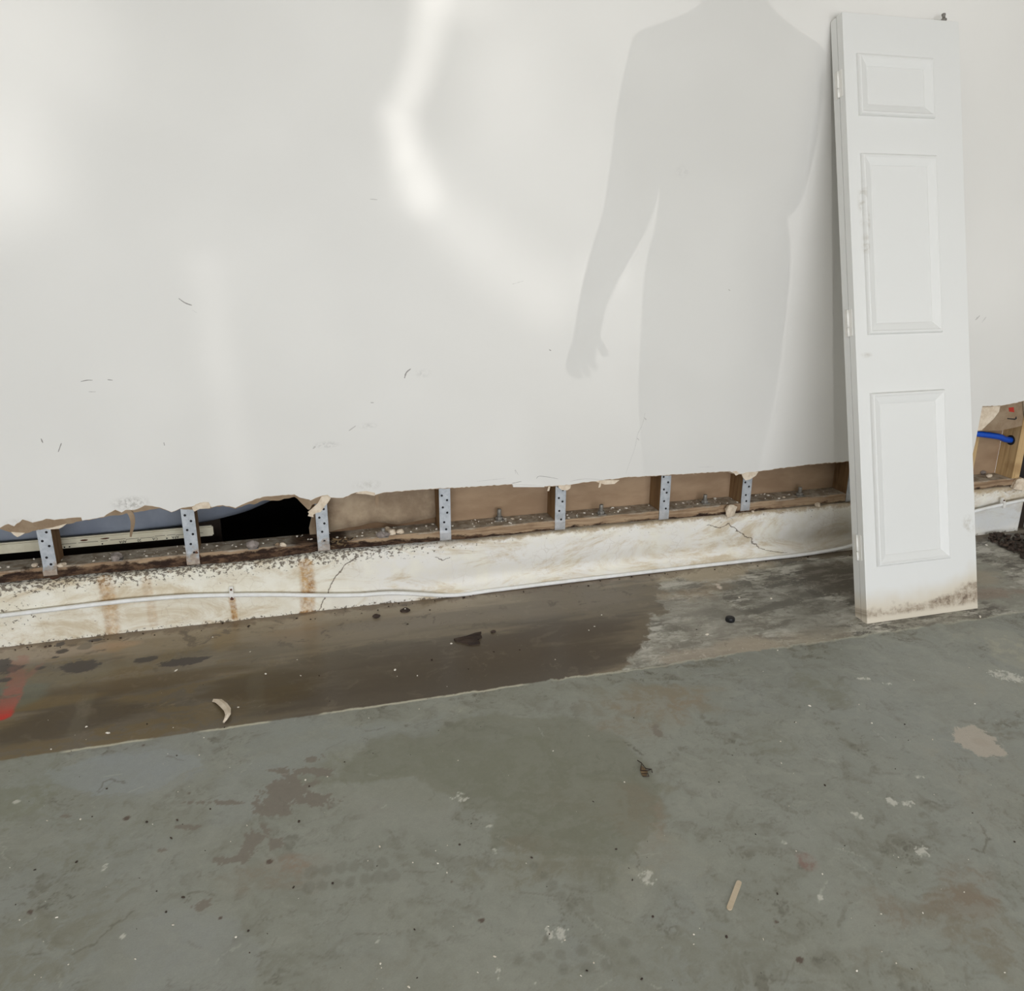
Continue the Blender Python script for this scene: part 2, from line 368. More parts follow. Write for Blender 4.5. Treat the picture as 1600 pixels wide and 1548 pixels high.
def floor_paint(X, Y):
    """colours of the floor's paint, stains, bare patches and painted wall reflections at points X, Y (world metres); returns sRGB array and gloss"""
    col = np.empty(X.shape+(3,), np.float32)
    def mix(m, c):
        nonlocal col
        col += np.clip(m, 0, 1)[..., None]*(np.array(c, np.float32)-col)
    n1 = fbm(X, Y, 1.7, 5, .55, 0); n2 = fbm(X, Y, 6, 5, .6, 1); n3 = fbm(X+.025*n2, Y+.025*fbm(X+5, Y+1, 6, 4, .6, 3), 23, 5, .68, 2); n4 = fbm(X+.012*n3+.02*n2, Y+.012*fbm(X+3, Y+9, 24, 3, .6, 6), 63, 4, .75, 3); n5 = fbm(X+7, Y-3, 6, 6, .62, 4)
    ns = fbm(X/5, Y, 11, 6, .62, 5); ns2 = fbm(X/4+3+.02*n2, Y+2+.012*n2+.006*n3, 21, 6, .7, 6); nd = fbm(X*.8+Y*.5, (Y-X*.5)/3, 9, 5, .65, 7)
    cr, srr = math.cos(YAW), math.sin(YAW)
    def dist(px, py, rx, ry, rot=True):
        c_, r_ = FP(px, py), fr(px, py, rx, ry); dx, dy = X-c_[0], Y-c_[1]
        if rot: dx, dy = dx*cr-dy*srr, dx*srr+dy*cr
        return np.sqrt((dx/r_[0])**2+(dy/r_[1])**2)
    def blob(px, py, rx, ry, soft=.5, amt=.3, nz=None, rot=True):
        return sst(dist(px, py, rx, ry, rot)+amt*(n2 if nz is None else nz), 1+soft*.5, 1-soft*.5)
    def line(pts, w, soft=.6, wob=.0):
        P = [FP(*p) for p in pts]; m = np.zeros(X.shape, np.float32); XX, YY = X+wob*n3, Y+wob*n2
        for (ax, ay), (bx, by) in zip(P, P[1:]):
            l2 = (bx-ax)**2+(by-ay)**2+1e-9; h = np.clip(((XX-ax)*(bx-ax)+(YY-ay)*(by-ay))/l2, 0, 1)
            m = np.maximum(m, sst(np.hypot(XX-ax-h*(bx-ax), YY-ay-h*(by-ay)), w, w*(1-soft)))
        return m
    # ---------- grey-green paint
    col[...] = (122, 123, 114)
    mix(sst(n1, -.6, 1.4)*.7, (120, 122, 117)); mix(sst(n5, -.2, 1.0)*.45, (115, 115, 104)); mix(sst(X, .6, 1.6)*.5, (117, 119, 114)); mix(sst(n2, .6, 2.2)*.35, (110, 110, 99))
    mix(sst(nd, .9, 2.2)*.22, (136, 136, 128)); mix(sst(nd, -.9, -2.2)*.22, (105, 105, 95)); cl_ = sst(n2+.5*n1, .2, 1.8); mix(sst(n3, .2, 1.8)*(.30+.55*cl_), (98, 96, 86)); mix(sst(n4, .6, 2.2)*(.24+.6*cl_), (84, 81, 72)); mix(sst(n3, -.3, -1.8)*.4, (131, 131, 122)); mix(sst(n2, -.5, -1.8)*.3, (129, 130, 123)); mix(sst(n4, -1.6, -2.6)*.3, (140, 139, 130)); mix(np.clip(n4*.035+n3*.03, -.1, .1)*0+sst(n3+n4, 1.5, 3)*.15, (88, 86, 77))
    gr = .25+.75*sst(n3*.8+n4*.6+.3*n2, -1.0, 1.0)
    for a in ((880, 1255, 150, 95, (103, 103, 87), .8, .12, .22), (740, 1205, 150, 50, (106, 107, 92), .7, .3, .3), (600, 1190, 190, 46, (113, 114, 99), .6, .4, .3),
              (820, 1316, 60, 12, (114, 98, 82), .7, .6, .3), (850, 1330, 80, 40, (108, 102, 88), .5, .6, .4), (1000, 1275, 34, 46, (120, 102, 86), .8, .6, .4), (935, 1245, 80, 30, (113, 102, 86), .5, .9, .5),
              (1045, 1095, 44, 26, (124, 102, 80), .8, .7, .5), (980, 1138, 60, 9, (118, 102, 84), .6, .7, .5), (1010, 1075, 60, 12, (113, 106, 88), .5, .7, .5), (1095, 1108, 30, 10, (118, 108, 90), .5, .8, .5), (1000, 1110, 60, 40, (114, 108, 93), .5, .9, .5),
              (1490, 1412, 46, 12, (104, 84, 70), .9, .8, .5), (1450, 1440, 70, 34, (108, 96, 82), .6, .9, .6), (1520, 1450, 80, 50, (104, 97, 82), .6, .9, .6), (1400, 1430, 20, 40, (108, 94, 80), .6, .8, .6),
              (1540, 1370, 50, 22, (110, 94, 80), .6, .9, .6), (1440, 1520, 70, 34, (106, 100, 82), .6, .9, .6), (1230, 1510, 100, 46, (99, 98, 88), .6, .9, .6), (1330, 1490, 60, 30, (106, 100, 86), .4, .9, .6),
              (1590, 1260, 70, 70, (138, 136, 126), .7, .9, .4), (1560, 1150, 60, 110, (128, 128, 120), .4, .9, .4), (1575, 1015, 40, 18, (152, 148, 132), .8, .7, .6), (1590, 1080, 40, 30, (140, 138, 126), .5, .9, .5),
              (180, 1203, 105, 30, (128, 132, 133), .9, .10, .25), (560, 1145, 100, 18, (126, 130, 127), .7, .2, .3), (420, 1175, 70, 30, (126, 130, 127), .6, .2, .3),
              (60, 1230, 70, 40, (109, 111, 94), .7, .6, .4), (130, 1310, 80, 46, (111, 111, 95), .5, .9, .4), (640, 1260, 130, 40, (131, 131, 123), .7, .14, .25), (250, 1475, 110, 50, (127, 129, 126), .7, .15, .25),
              (430, 1368, 66, 20, (117, 105, 91), .7, .8, .4), (60, 1480, 90, 60, (109, 107, 92), .6, .9, .4), (700, 1540, 140, 36, (129, 128, 117), .5, .9, .4), (450, 1345, 36, 14, (128, 100, 84), .6, .9, .5), (1100, 1500, 200, 50, (116, 116, 105), .6, .9, .4),
              (1040, 1340, 50, 36, (139, 138, 127), .6, .7, .5), (990, 1390, 16, 30, (152, 149, 138), .5, .8, .5), (1190, 1165, 26, 16, (102, 102, 88), .5, .8, .5), (1290, 1085, 26, 20, (104, 104, 90), .6, .8, .6), (1265, 1350, 10, 8, (116, 76, 70), .7, .7, .6), (860, 1340, 90, 4, (146, 144, 132), .35, .8, .4), (720, 1108, 26, 9, (152, 150, 138), .7, .7, .5)):
        px, py, rx, ry, cl, k, soft, amt = a; mix(.95*k*gr*blob(px, py, rx, ry, min(1.2, soft+.3), amt+.08), [.7*q+.3*w for q, w in zip(cl, (117, 117, 107))])
    def area(pts, soft=.012, wob=.012):
        P = [FP(*p) for p in pts]; XX, YY = X+wob*n2+wob*.5*n3, Y+wob*fbm(X+2, Y+8, 7, 4, .6, 2)+wob*.4*n4; ins = np.zeros(X.shape, bool); dm = np.full(X.shape, 9., np.float32)
        for (ax, ay), (bx, by) in zip(P, P[1:]+P[:1]):
            ins ^= ((ay > YY) != (by > YY)) & (XX < (bx-ax)*(YY-ay)/((by-ay) or 1e-9)+ax)
            l2 = (bx-ax)**2+(by-ay)**2+1e-9; h = np.clip(((XX-ax)*(bx-ax)+(YY-ay)*(by-ay))/l2, 0, 1); dm = np.minimum(dm, np.hypot(XX-ax-h*(bx-ax), YY-ay-h*(by-ay)))
        return np.where(ins, sst(dm, -soft, soft), sst(-dm, -soft, soft))
    mix(.50*area([(500, 1222), (640, 1212), (700, 1235), (735, 1255), (780, 1272), (775, 1300), (780, 1318), (830, 1325), (860, 1345), (930, 1350), (985, 1330), (1010, 1290), (1035, 1230), (1010, 1190), (960, 1150), (880, 1120), (760, 1120), (600, 1150)], .010), (101, 101, 87))
    mix(.55*area([(60, 1205), (150, 1185), (290, 1172), (310, 1195), (260, 1212), (230, 1240), (150, 1243), (110, 1225)], .006), (128, 132, 132))
    mix(.35*area([(180, 1450), (260, 1425), (380, 1440), (420, 1500), (400, 1560), (190, 1560)], .008), (127, 129, 126))
    mix(.35*area([(330, 1220), (420, 1170), (560, 1140), (700, 1120), (690, 1140), (560, 1165), (500, 1180), (430, 1230), (390, 1290), (320, 1300)], .012), (127, 130, 127))
    # ---------- crisp peeled spots showing brown concrete
    pn = .45*n3+.75*fbm(X+.01*n2, Y+.01*n3, 34, 5, .75, 5)
    def peel(px, py, rx, ry, bias=.35, k=1.0):
        w = 1-dist(px, py, rx, ry); return k*sst(np.clip(w, -3, 1)*1.3+bias*.6-.40+.56*pn, -.05, .05)*sst(w, -.55, -.2)
    for a in ((450, 1240, 44, 20), (440, 1226, 22, 20), (394, 1316, 20, 22, .7), (490, 1184, 13, 6), (500, 1248, 46, 13, .1), (428, 1266, 34, 7, .2), (345, 1254, 46, 3.5, .3), (432, 1318, 15, 10, .1), (360, 1343, 34, 7, -.1), (480, 1205, 50, 8, -.55), (440, 1205, 30, 6, -.4), (1025, 1142, 8, 8, .5),
              (320, 1414, 20, 8, .2), (285, 1292, 26, 4, -.1), (105, 1275, 16, 3, .1), (250, 1330, 14, 4, .0)): mix(.92*peel(*a), (106, 100, 91))
    mix(.95*sst(dist(1530, 1157, 33, 20)+.2*n3, 1.06, .94), (150, 142, 131)); mix(.6*blob(1530, 1157, 22, 12, .5, .5), (142, 132, 120))
    # ---------- white scuffs
    for a in ((1340, 1273, 11, 7), (1392, 1252, 9, 7), (1418, 1254, 11, 6), (1439, 1214, 12, 3), (1443, 1332, 15, 8, -.1), (775, 1525, 13, 22, .3), (873, 1458, 22, 13, -.1), (192, 1463, 4, 3, .6), (165, 1352, 4, 14), (718, 1245, 14, 6), (766, 1290, 7, 4), (773, 1330, 4, 4, .5), (1010, 1372, 12, 10, -.3), (1282, 1402, 3.5, 3, .7), (835, 1536, 7, 5), (1225, 1315, 5, 4), (1390, 1068, 12, 3), (1570, 1055, 24, 8), (26, 1252, 4, 2.5, .5), (1350, 1060, 12, 3), (975, 1560, 20, 6), (590, 1470, 4, 12)):
        px, py, rx, ry = a[:4]; mix(.8*peel(px, py, rx, ry, a[4] if len(a) > 4 else .15)*sst(n4, -1.4, .4), (176, 174, 165))
    # ---------- specks, tyre prints, cracks
    for px, py, r in ((295, 1239, 5), (421, 1346, 3), (224, 1164, 4), (1213, 1440, 4), (48, 1425, 5), (198, 1278, 3), (345, 1434, 3), (752, 1437, 5), (1081, 1425, 5), (706, 1377, 4), (1250, 1500, 4)): mix(.8*blob(px, py, r*.9, r*.6, .7, .6, n3), (70, 56, 48))
    for (px, py, n, dx, dy) in ((488, 1362, 6, 22, -3), (482, 1388, 7, 22, -3.5), (810, 1500, 6, 33, -5), (880, 1515, 4, 36, -4), (835, 1352, 5, 14, 16)):
        for i in range(n): mix(.34*blob(px+dx*i, py+dy*i, 9, 8, .6, .35, n3), (92, 91, 82))
    for pts, k in (([(120, 1490), (150, 1475), (180, 1450), (208, 1428)], .6), ([(158, 1238), (165, 1222), (180, 1217), (200, 1226)], .6), ([(978, 1160), (990, 1168), (1000, 1173), (1006, 1180)], 1.0), ([(292, 1412), (298, 1398), (316, 1395), (334, 1402)], .6), ([(990, 1325), (1000, 1355)], .7),
                   ([(1520, 1280), (1535, 1292), (1548, 1312), (1540, 1330), (1520, 1325)], .7), ([(40, 1492), (60, 1490), (84, 1487)], .8), ([(555, 1135), (575, 1140), (600, 1136)], .6), ([(1190, 1520), (1230, 1530), (1320, 1535), (1360, 1560)], .45), ([(1400, 1490), (1430, 1510), (1440, 1550)], .35)):
        mix(.75*k*line(pts, .0036, .8, .006)*sst(n3, -1.6, .2), (80, 76, 66))
    rr = np.random.RandomState(5)
    for i in range(90):       # stray scratches
        px, py = rr.uniform(0, 1600), rr.uniform(1100, 1548); c0 = FP(px, py); an = rr.uniform(0, PI); l = rr.uniform(.008, .04)
        w = rr.uniform(.0016, .0028); sel = (np.abs(X-c0[0]) < l+.02) & (np.abs(Y-c0[1]) < l+.02)
        if not sel.any(): continue
        xx, yy = X[sel]-c0[0]+.004*n3[sel], Y[sel]-c0[1]+.004*n2[sel]; u = xx*math.cos(an)+yy*math.sin(an); q = -xx*math.sin(an)+yy*math.cos(an)
        m = sst(np.abs(q), w, w*.3)*sst(np.abs(u), l, l*.7)*rr.uniform(.15, .45); cc = np.array((90, 87, 78) if i % 3 else (160, 158, 148), np.float32)
        col[sel] += m[:, None]*(cc-col[sel])
    # ---------- bare strip along the wall
    painted = col; yg = -.640
    lip = Y+(.0012+.0022*sst(X, .3, .8))*n3+.003*sst(X, .5, .8)*sst(X, 1.3, .9)*n2
    strip = sst(lip, yg-.003, yg+.003)
    col = np.empty_like(painted); col[...] = (96, 87, 72)
    mix(sst(ns, -.2, 1.2)*.8, (108, 98, 81)); mix(sst(ns, -.4, -1.6)*.8, (80, 72, 60)); mix(sst(n1, .0, 1.2)*.5, (82, 75, 64)); mix(sst(X, .15, -.35)*sst(ns2, -.8, .8)*.8, (98, 84, 58))
    for cl, px, py, rx, ry, k in (((70, 62, 52), 800, 1030, 200, 44, .85), ((72, 64, 53), 640, 1072, 180, 28, .8), ((76, 64, 44), 420, 1070, 70, 24, .8), ((72, 63, 50), 100, 1125, 90, 26, .75), ((80, 66, 44), 240, 1062, 130, 10, .7), ((78, 70, 58), 560, 1030, 130, 26, .6),
              ((118, 106, 88), 540, 985, 120, 18, .7), ((126, 114, 95), 250, 1003, 190, 14, .8), ((130, 110, 86), 470, 970, 46, 24, .7), ((146, 130, 118), 60, 1022, 90, 16, .85), ((106, 98, 78), 120, 1055, 120, 12, .6), ((108, 99, 86), 740, 958, 220, 14, .7),
              ((102, 86, 56), 60, 1100, 60, 7, .7), ((146, 116, 82), 178, 1008, 24, 10, .5), ((146, 116, 82), 478, 965, 26, 12, .5), ((112, 92, 58), 350, 985, 14, 30, .5), ((92, 97, 88), 26, 1085, 30, 16, .6), ((96, 90, 74), 122, 1130, 10, 44, .4), ((92, 86, 72), 400, 1080, 10, 50, .3)): mix(k*blob(px, py, rx, ry, .8, .35, ns, False), cl)  # last two, narrow and upright, paint the wall's reflection in the damp
    ngr = Y+.035*ns; mix(.75*sst(ngr, -.15, -.03), (138, 126, 108)); mix(.7*sst(Y+.014*n3, -.055, -.025), (92, 78, 62)); mix(sst(n3, 1.2, 2.0)*.5*sst(Y, -.5, -.1), (66, 56, 46)); mix(sst(n4+.6*n2, 2.2, 3.4)*.35, (66, 58, 49)); mix(sst(n4-.6*n2, -2.4, -3.4)*.35, (130, 120, 104)); mix(.2*sst(ns2, 1.3, 2.6), (70, 61, 51)); mix(.25*sst(n3, -.9, -2.2), (122, 112, 96))
    for px, py, rx, ry in ((128, 1039, 20, 8), (4, 1035, 14, 5), (6, 1047, 22, 6), (12, 1062, 8, 3), (62, 1044, 8, 2.5), (94, 1006, 5, 3), (97, 1018, 7, 3), (86, 1027, 7, 2), (230, 1030, 16, 3), (280, 1034, 26, 4), (150, 1000, 10, 2)): mix(.9*blob(px, py, rx, ry, .25, .35, ns2, False), (52, 45, 43))
    mix(.8*blob(133, 1009, 10, 5, .2, .15, n3, False), (104, 96, 84))
    wetc = col; col = np.empty_like(painted); col[...] = (138, 135, 125)
    mix(sst(ns, -.2, 1.2)*.8, (114, 112, 102)); dk = sst(X, 1.15, 1.95)
    nf = fbm(X/3+9, Y*1.1+5, 30, 5, .75, 2); mix(sst(ns2, .2, 1.2)*(.45+.5*dk), (78, 75, 69)); mix(sst(nf, .3, 1.3)*(.45+.45*dk), (82, 78, 71)); mix(sst(nf, -.4, -1.5)*.8, (174, 171, 163)); mix(sst(ns2, -.7, -1.8)*.7, (164, 161, 152)); mix(sst(n3, 1.0, 2.0)*.45, (92, 88, 79)); mix(sst(n5, .4, 1.0)*.4, (112, 108, 98))
    for cl, px, py, rx, ry, k in (((142, 131, 117), 1110, 1022, 160, 13, .7), ((146, 136, 120), 1250, 1002, 110, 13, .6), ((150, 138, 118), 1100, 895, 140, 11, .85), ((122, 105, 84), 1060, 925, 60, 10, .6), ((82, 76, 67), 1300, 900, 70, 30, .65), ((90, 80, 66), 1280, 866, 80, 10, .8),
              ((148, 145, 136), 1080, 960, 60, 26, .4), ((100, 98, 90), 1240, 945, 80, 40, .5), ((128, 127, 117), 1570, 930, 60, 60, .85), ((112, 110, 101), 1530, 985, 60, 12, .7), ((50, 41, 32), 1600, 852, 44, 14, .95), ((64, 54, 43), 1545, 838, 50, 6, .85), ((124, 104, 90), 1560, 925, 46, 8, .5), ((146, 134, 116), 1530, 905, 30, 10, .5)): mix(k*blob(px, py, rx, ry, .8, .4, n2, False), cl)
    mix(.5*sst(Y+.02*n3, -.05, -.02), (104, 92, 76)); mix(sst(n4, 2.0, 2.5)*.5, (70, 64, 56)); mix(sst(n4, -2.0, -2.5)*.5, (178, 172, 160))
    mix(.8*blob(1124, 917, 4, 3, .8, .5, n3), (196, 184, 172))
    dryc = col
    pa, pb = FP(992, 1042), FP(1034, 915); xb = (Y-pa[1])*(pb[0]-pa[0])/(pb[1]-pa[1])+pa[0]
    dryf = sst(X-xb+.035*n2+.018*n3, -.012, .014)
    col = wetc+dryf[..., None]*(dryc-wetc)
    red = line([(2, 1118), (14, 1098), (25, 1066), (30, 1030)], .030, .35, .004); red = np.maximum(red, .75*line([(26, 1068), (46, 1054), (64, 1036)], .013, .7, .004))
    red = np.clip(red*(.30+.62*sst(Y, -.10, -.42))*sst(n3, -2.2, -.6), 0, 1)
    rc = np.array((142, 80, 68), np.float32)+sst(Y, -.36, -.46)[..., None]*(np.array((186, 42, 34), np.float32)-np.array((142, 80, 68), np.float32)); col += red[..., None]*(rc-col)
    col = painted+strip[..., None]*(col-painted)
    rid = sst(np.abs(lip-yg+.002), .0065, .002); mix(rid*sst(n2, -1.0, .2)*(.9-.45*sst(X, .55, 1.1)), (172, 168, 150))
    return col, strip*(1-dryf)

def build_floor():
    st = .0033; gx_ = np.arange(-1.15, 3.22, st); gy_ = np.arange(-1.92, .0+st, st)
    VS, FS, CS, GS = [], [], [], []; off = 0
    for gx, gy in ((gx_, gy_), (np.linspace(XL, gx_[0], 110), np.linspace(YB, .13, 220)), (np.linspace(gx_[0], gx_[-1], 160), np.linspace(YB, gy_[0], 120)), (np.linspace(gx_[0], gx_[-1], 40), np.array([gy_[-1], .13])), (np.array([gx_[-1], XR]), np.linspace(YB, .13, 60))):
        X, Y = np.meshgrid(gx, gy); col, gl = floor_paint(X, Y); ny, nx = X.shape
        VS.append(np.stack([X, Y, np.zeros_like(X)], -1).reshape(-1, 3)); CS.append(col.reshape(-1, 3)); GS.append(gl.reshape(-1))
        i = np.arange(ny*nx).reshape(ny, nx); FS.append(np.stack([i[:-1, :-1], i[:-1, 1:], i[1:, 1:], i[1:, :-1]], -1).reshape(-1, 4)+off); off += ny*nx
    V = np.concatenate(VS).astype(np.float32); F = np.concatenate(FS).astype(np.int32); c = np.clip(np.concatenate(CS)/255, 0, 1); gl = np.concatenate(GS).astype(np.float32)
    c = np.where(c <= .04045, c/12.92, ((c+.055)/1.055)**2.4)*FK
    me = bpy.data.meshes.new('floor'); me.vertices.add(len(V)); me.vertices.foreach_set('co', V.ravel()); me.loops.add(F.size); me.loops.foreach_set('vertex_index', F.ravel())
    me.polygons.add(len(F)); me.polygons.foreach_set('loop_start', np.arange(0, F.size, 4, dtype=np.int32)); me.update(calc_edges=True)
    at = me.attributes.new('paint', 'FLOAT_COLOR', 'POINT'); at.data.foreach_set('color', np.concatenate([c, np.ones((len(c), 1))], 1).astype(np.float32).ravel())
    at = me.attributes.new('damp', 'FLOAT', 'POINT'); at.data.foreach_set('value', gl)
    mt, g = material('worn_painted_concrete')
    pc = g.n('ShaderNodeAttribute', attribute_name='paint').outputs['Color']; dp = g.n('ShaderNodeAttribute', attribute_name='damp').outputs['Fac']
    n3 = g.noise(g.pos, 60, 5, .75); n4 = g.noise(g.pos, 300, 3, .75)
    k = g.m('ADD', .76, g.m('MULTIPLY', g.m('ADD', g.mul(n3, .5), g.mul(n4, .5)), .48))
    nd = g.n('ShaderNodeVectorMath', {0: pc}, operation='SCALE'); g.put(nd.inputs['Scale'], k)
    setup(g, nd.outputs[0], g.m('ADD', g.m('MULTIPLY', dp, -.24), g.m('ADD', .50, g.m('MULTIPLY', n3, .06))), None, spec=.38)
    me.materials.append(mt); o = bpy.data.objects.new('floor', me); COL.objects.link(o); return o
M_DRIVE = simple('driveway_concrete', C(176, 172, 164), C(160, 156, 148), 3, .8)

def mat_door():
    mt, g = material('white_door_paint')
    x, y, z = g.sep(g.obj); v = g.comb(x, z); nz = g.noise(v, 22, 5, .65); n2 = g.noise(v, 32, 5, .7); n0 = g.noise(v, 5, 3, .6)
    col = C(226, 226, 223)
    prof = g.m('ADD', .075, g.m('ADD', g.mul(g.mr(x, .28, .456), .055), g.mul(g.m('SUBTRACT', n0, .5), .10)))
    d = g.m('SUBTRACT', prof, z)
    halo = g.mr(d, -.05, .03); col = g.mix(g.mul(halo, .7), col, C(206, 192, 166))
    core = g.mul(g.mr(g.m('ADD', d, g.m('MULTIPLY', g.m('SUBTRACT', nz, .5), .09)), .012, .04), g.mr(z, .012, .03)); core = g.mul(core, g.mr(n2, .38, .58, .3, 1))
    col = g.mix(g.mul(core, .62), col, C(122, 98, 74))
    col = g.mix(g.mul(g.mul(g.mr(n2, .55, .66), core), .6), col, C(74, 54, 40))
    for c_, r_, k in (((.045, 1.36), (.02, .09), .35), ((.05, 1.23), (.018, .05), .4), ((.06, 1.30), (.014, .05), .3), ((.04, .88), (.03, .012), .3), ((.42, .29), (.03, .05), .4)):
        m_ = g.mul(g.blob(v, c_, r_, 0, nz, 1.0, .9), g.mr(n2, .4, .6)); col = g.mix(g.mul(m_, k), col, C(150, 136, 110))
    setup(g, col, .42, nz, .06, .003, spec=.4); return mt
M_DOOR = mat_door()
M_HINGE = simple('painted_hinge', C(238, 236, 231), C(232, 230, 224), 40, .5)

# ------------------------------------------------------------------ room shell
def struct(o): o['kind'] = 'structure'; return o
XL, XR, YB, ZC = -3.3, 3.6, -6.0, 2.75
struct(build_floor())
struct(box('driveway', -9, 9, -16, YB-.01, -.14, -.02, M_DRIVE))
struct(box('ceiling', XL-.1, XR+.1, YB, 1.6, ZC, ZC+.1, M_SHELL))
struct(box('wall_left', XL-.1, XL, YB, 1.6, -.12, ZC, M_SHELL))
struct(box('wall_right', XR, XR+.1, YB, 1.6, -.12, ZC, M_SHELL))
wf = struct(box('wall_front', 2.75, XR, YB-.1, YB, -.12, ZC, M_SHELL))
box('header', XL, 2.75, YB-.1, YB, 2.2, ZC, M_SHELL, wf)

# drywall: torn lower edge, painted face paper in front of the brown-paper core
YF = -.006
LOW = [(0, 826), (8, 829), (17, 831.5), (27, 838), (33, 836), (40, 833), (55, 829), (70, 826), (93, 825), (105, 818.5), (128, 813.5), (145, 811), (163, 808), (180, 805), (206, 801), (234, 796), (250, 794),
       (260, 797), (268, 800.5), (275, 798), (281, 795), (303, 796), (330, 794), (348, 790), (368, 795), (390, 787), (397, 788), (410, 782), (432, 782), (460, 776), (472, 785), (484, 790), (492, 787), (510, 784),
       (517, 778), (536, 778.5), (556, 770), (572, 771), (586, 774), (600, 770), (640, 767), (680, 764), (740, 761), (800, 757), (801.5, 760.5), (850, 760.6), (870, 759.5), (892, 758), (912, 754), (934, 752), (960, 749), (980, 746),
       (1022, 744), (1080, 740.5), (1140, 737), (1146, 740), (1160, 741), (1185, 737), (1216, 732.6), (1278, 725), (1319, 722), (1400, 715), (1500, 712), (1519, 712), (1524, 690), (1530, 640), (1532, 635.5), (1565, 634.5), (1584, 630.5), (1600, 627), (1603, 627), (1605, 660), (1607, 700), (1609, 742)]
UP = {}
UPP = [(0, 824), (2, 823), (13, 818), (22, 821.6), (35, 811), (43, 813), (51, 816), (59, 814), (72, 810), (85, 811.7), (116, 808), (127, 807.7), (128.5, 812.8), (145, 810), (162, 807), (180, 795.6), (190, 800), (197, 796), (210, 796), (226, 789), (238, 790), (250, 792.3),
       (260, 796), (268, 799.5), (275, 797), (281, 794), (303, 790), (312, 785), (326, 784), (330, 792), (348, 788.5), (368, 793), (390, 783), (410, 776), (432, 774), (460, 772), (472, 780), (484, 782), (492, 778), (500, 775), (512, 773)]
def edge_pts(lst, jit, seed):
    rnd = random.Random(seed); out = []
    P = [(on_y(a, b, YF).x, on_y(a, b, YF).z) for a, b in lst]
    for (x0, z0), (x1, z1) in zip(P, P[1:]):
        n = max(1, int(abs(x1-x0)/.008))
        for i in range(n):
            t = i/n; out.append((x0+(x1-x0)*t, z0+(z1-z0)*t+(rnd.uniform(-jit, jit) if i else 0)))
    out.append(P[-1])
    mono = [out[0]]
    for p in out[1:]:
        mono.append((max(p[0], mono[-1][0]+.0008), p[1]))
    return [(XL, mono[0][1]+.02)]+mono+[(XR, mono[-1][1])]
low = edge_pts(LOW, .0018, 1)
upl = edge_pts(UPP+[(x, y-1.2) for x, y in LOW if x > 512], .0015, 2)
def lower_at(x):
    for (a, za), (b, zb) in zip(low, low[1:]):
        if a <= x <= b: return za+(zb-za)*(x-a)/(b-a+1e-9)
    return low[-1][1]
def sheet(name, edge, yf, yb, drop, mats, fm3, parent=None):
    vs, fs, fm = [], [], []
    for x, z in edge: vs += [(x, yf, ZC), (x, yf, z), (x, yb, z-drop), (x, yb, ZC)]
    for i in range(len(edge)-1):
        a = 4*i; b = a+4
        fs += [(a, a+1, b+1, b), (a+1, a+2, b+2, b+1), (a+2, a+3, b+3, b+2)]; fm += fm3
    return new_obj(name, vs, fs, None, parent, mats=mats, fm=fm)
wall = struct(sheet('wall_back', [(x, max(z, lower_at(x)+.0015)) for x, z in upl], YF-.0015, YF-.0002, .0015, [M_WALL, M_GYP], [0, 1, 0]))
sheet('drywall_core', low, YF, YF+.0127, .003, [M_KRAFT, M_GYP], [0, 1, 0], wall)
def flap(name, pts, mat, y=-.010, thick=.004, edge=None):
    return slab_poly(name, [tuple(on_y(a, b, y)) for a, b in pts], thick, mat, wall, edge)
flap('torn_flap', [(302, 797.5), (300, 793), (306, 788), (318, 784.5), (326, 785), (329, 791), (328, 794), (312, 795), (304, 799)], M_GYP)
flap('torn_flap', [(486, 806), (481, 800), (488, 794), (496, 787), (502, 776), (512, 773.5), (517, 778), (512, 786), (508, 790), (501, 800), (495, 801)], M_GYP)
flap('torn_flap', [(462, 776), (470, 778), (484, 781), (488, 788), (484, 796), (481, 796), (474, 789), (468, 783)], M_KRAFT)
flap('torn_flap', [(481, 806), (485, 797), (489, 800), (490, 808), (485, 807)], M_GYP, y=.004)
flap('torn_flap', [(872, 758), (892, 758), (891, 763), (886, 766), (878, 765.5), (873, 762)], M_GYP, y=-.008, thick=.003)
flap('torn_flap', [(1159, 741), (1166, 738), (1185, 737), (1181, 743), (1172, 749), (1165, 750.5), (1161, 746)], M_GYP, y=-.009)
flap('torn_flap', [(1145, 737), (1151, 736), (1156, 740), (1150, 743)], M_GYP)
flap('torn_flap', [(855, 767), (857, 760), (860, 760), (858, 767)], M_GYP, thick=.002)
flap('torn_flap', [(935, 762), (937, 752), (940, 753), (938, 761)], M_GYP, thick=.002)
flap('torn_flap', [(930, 752), (945, 750), (968, 750), (960, 756), (945, 757)], M_GYP, thick=.003, y=-.007)
flap('torn_flap', [(586, 770), (591, 770), (592, 789), (589, 794), (586.5, 787)], M_KRAFT, y=-.004)
flap('torn_flap', [(556, 771), (562, 768), (572, 767), (586, 770), (586, 774.5), (572, 772)], M_GYP, y=-.0085, thick=.003)
flap('torn_flap', [(17, 831), (30, 832), (39, 832.5), (32, 837), (27, 839), (22, 836)], M_GYP, y=-.008, thick=.003)
flap('torn_flap', [(70, 826), (82, 824), (104, 818), (98, 823), (92, 826), (78, 827)], M_GYP, y=-.008, thick=.003)
flap('torn_flap', [(801, 757), (806, 756), (850, 759), (851, 761), (802, 761)], M_WALL, y=-.011, thick=.003)
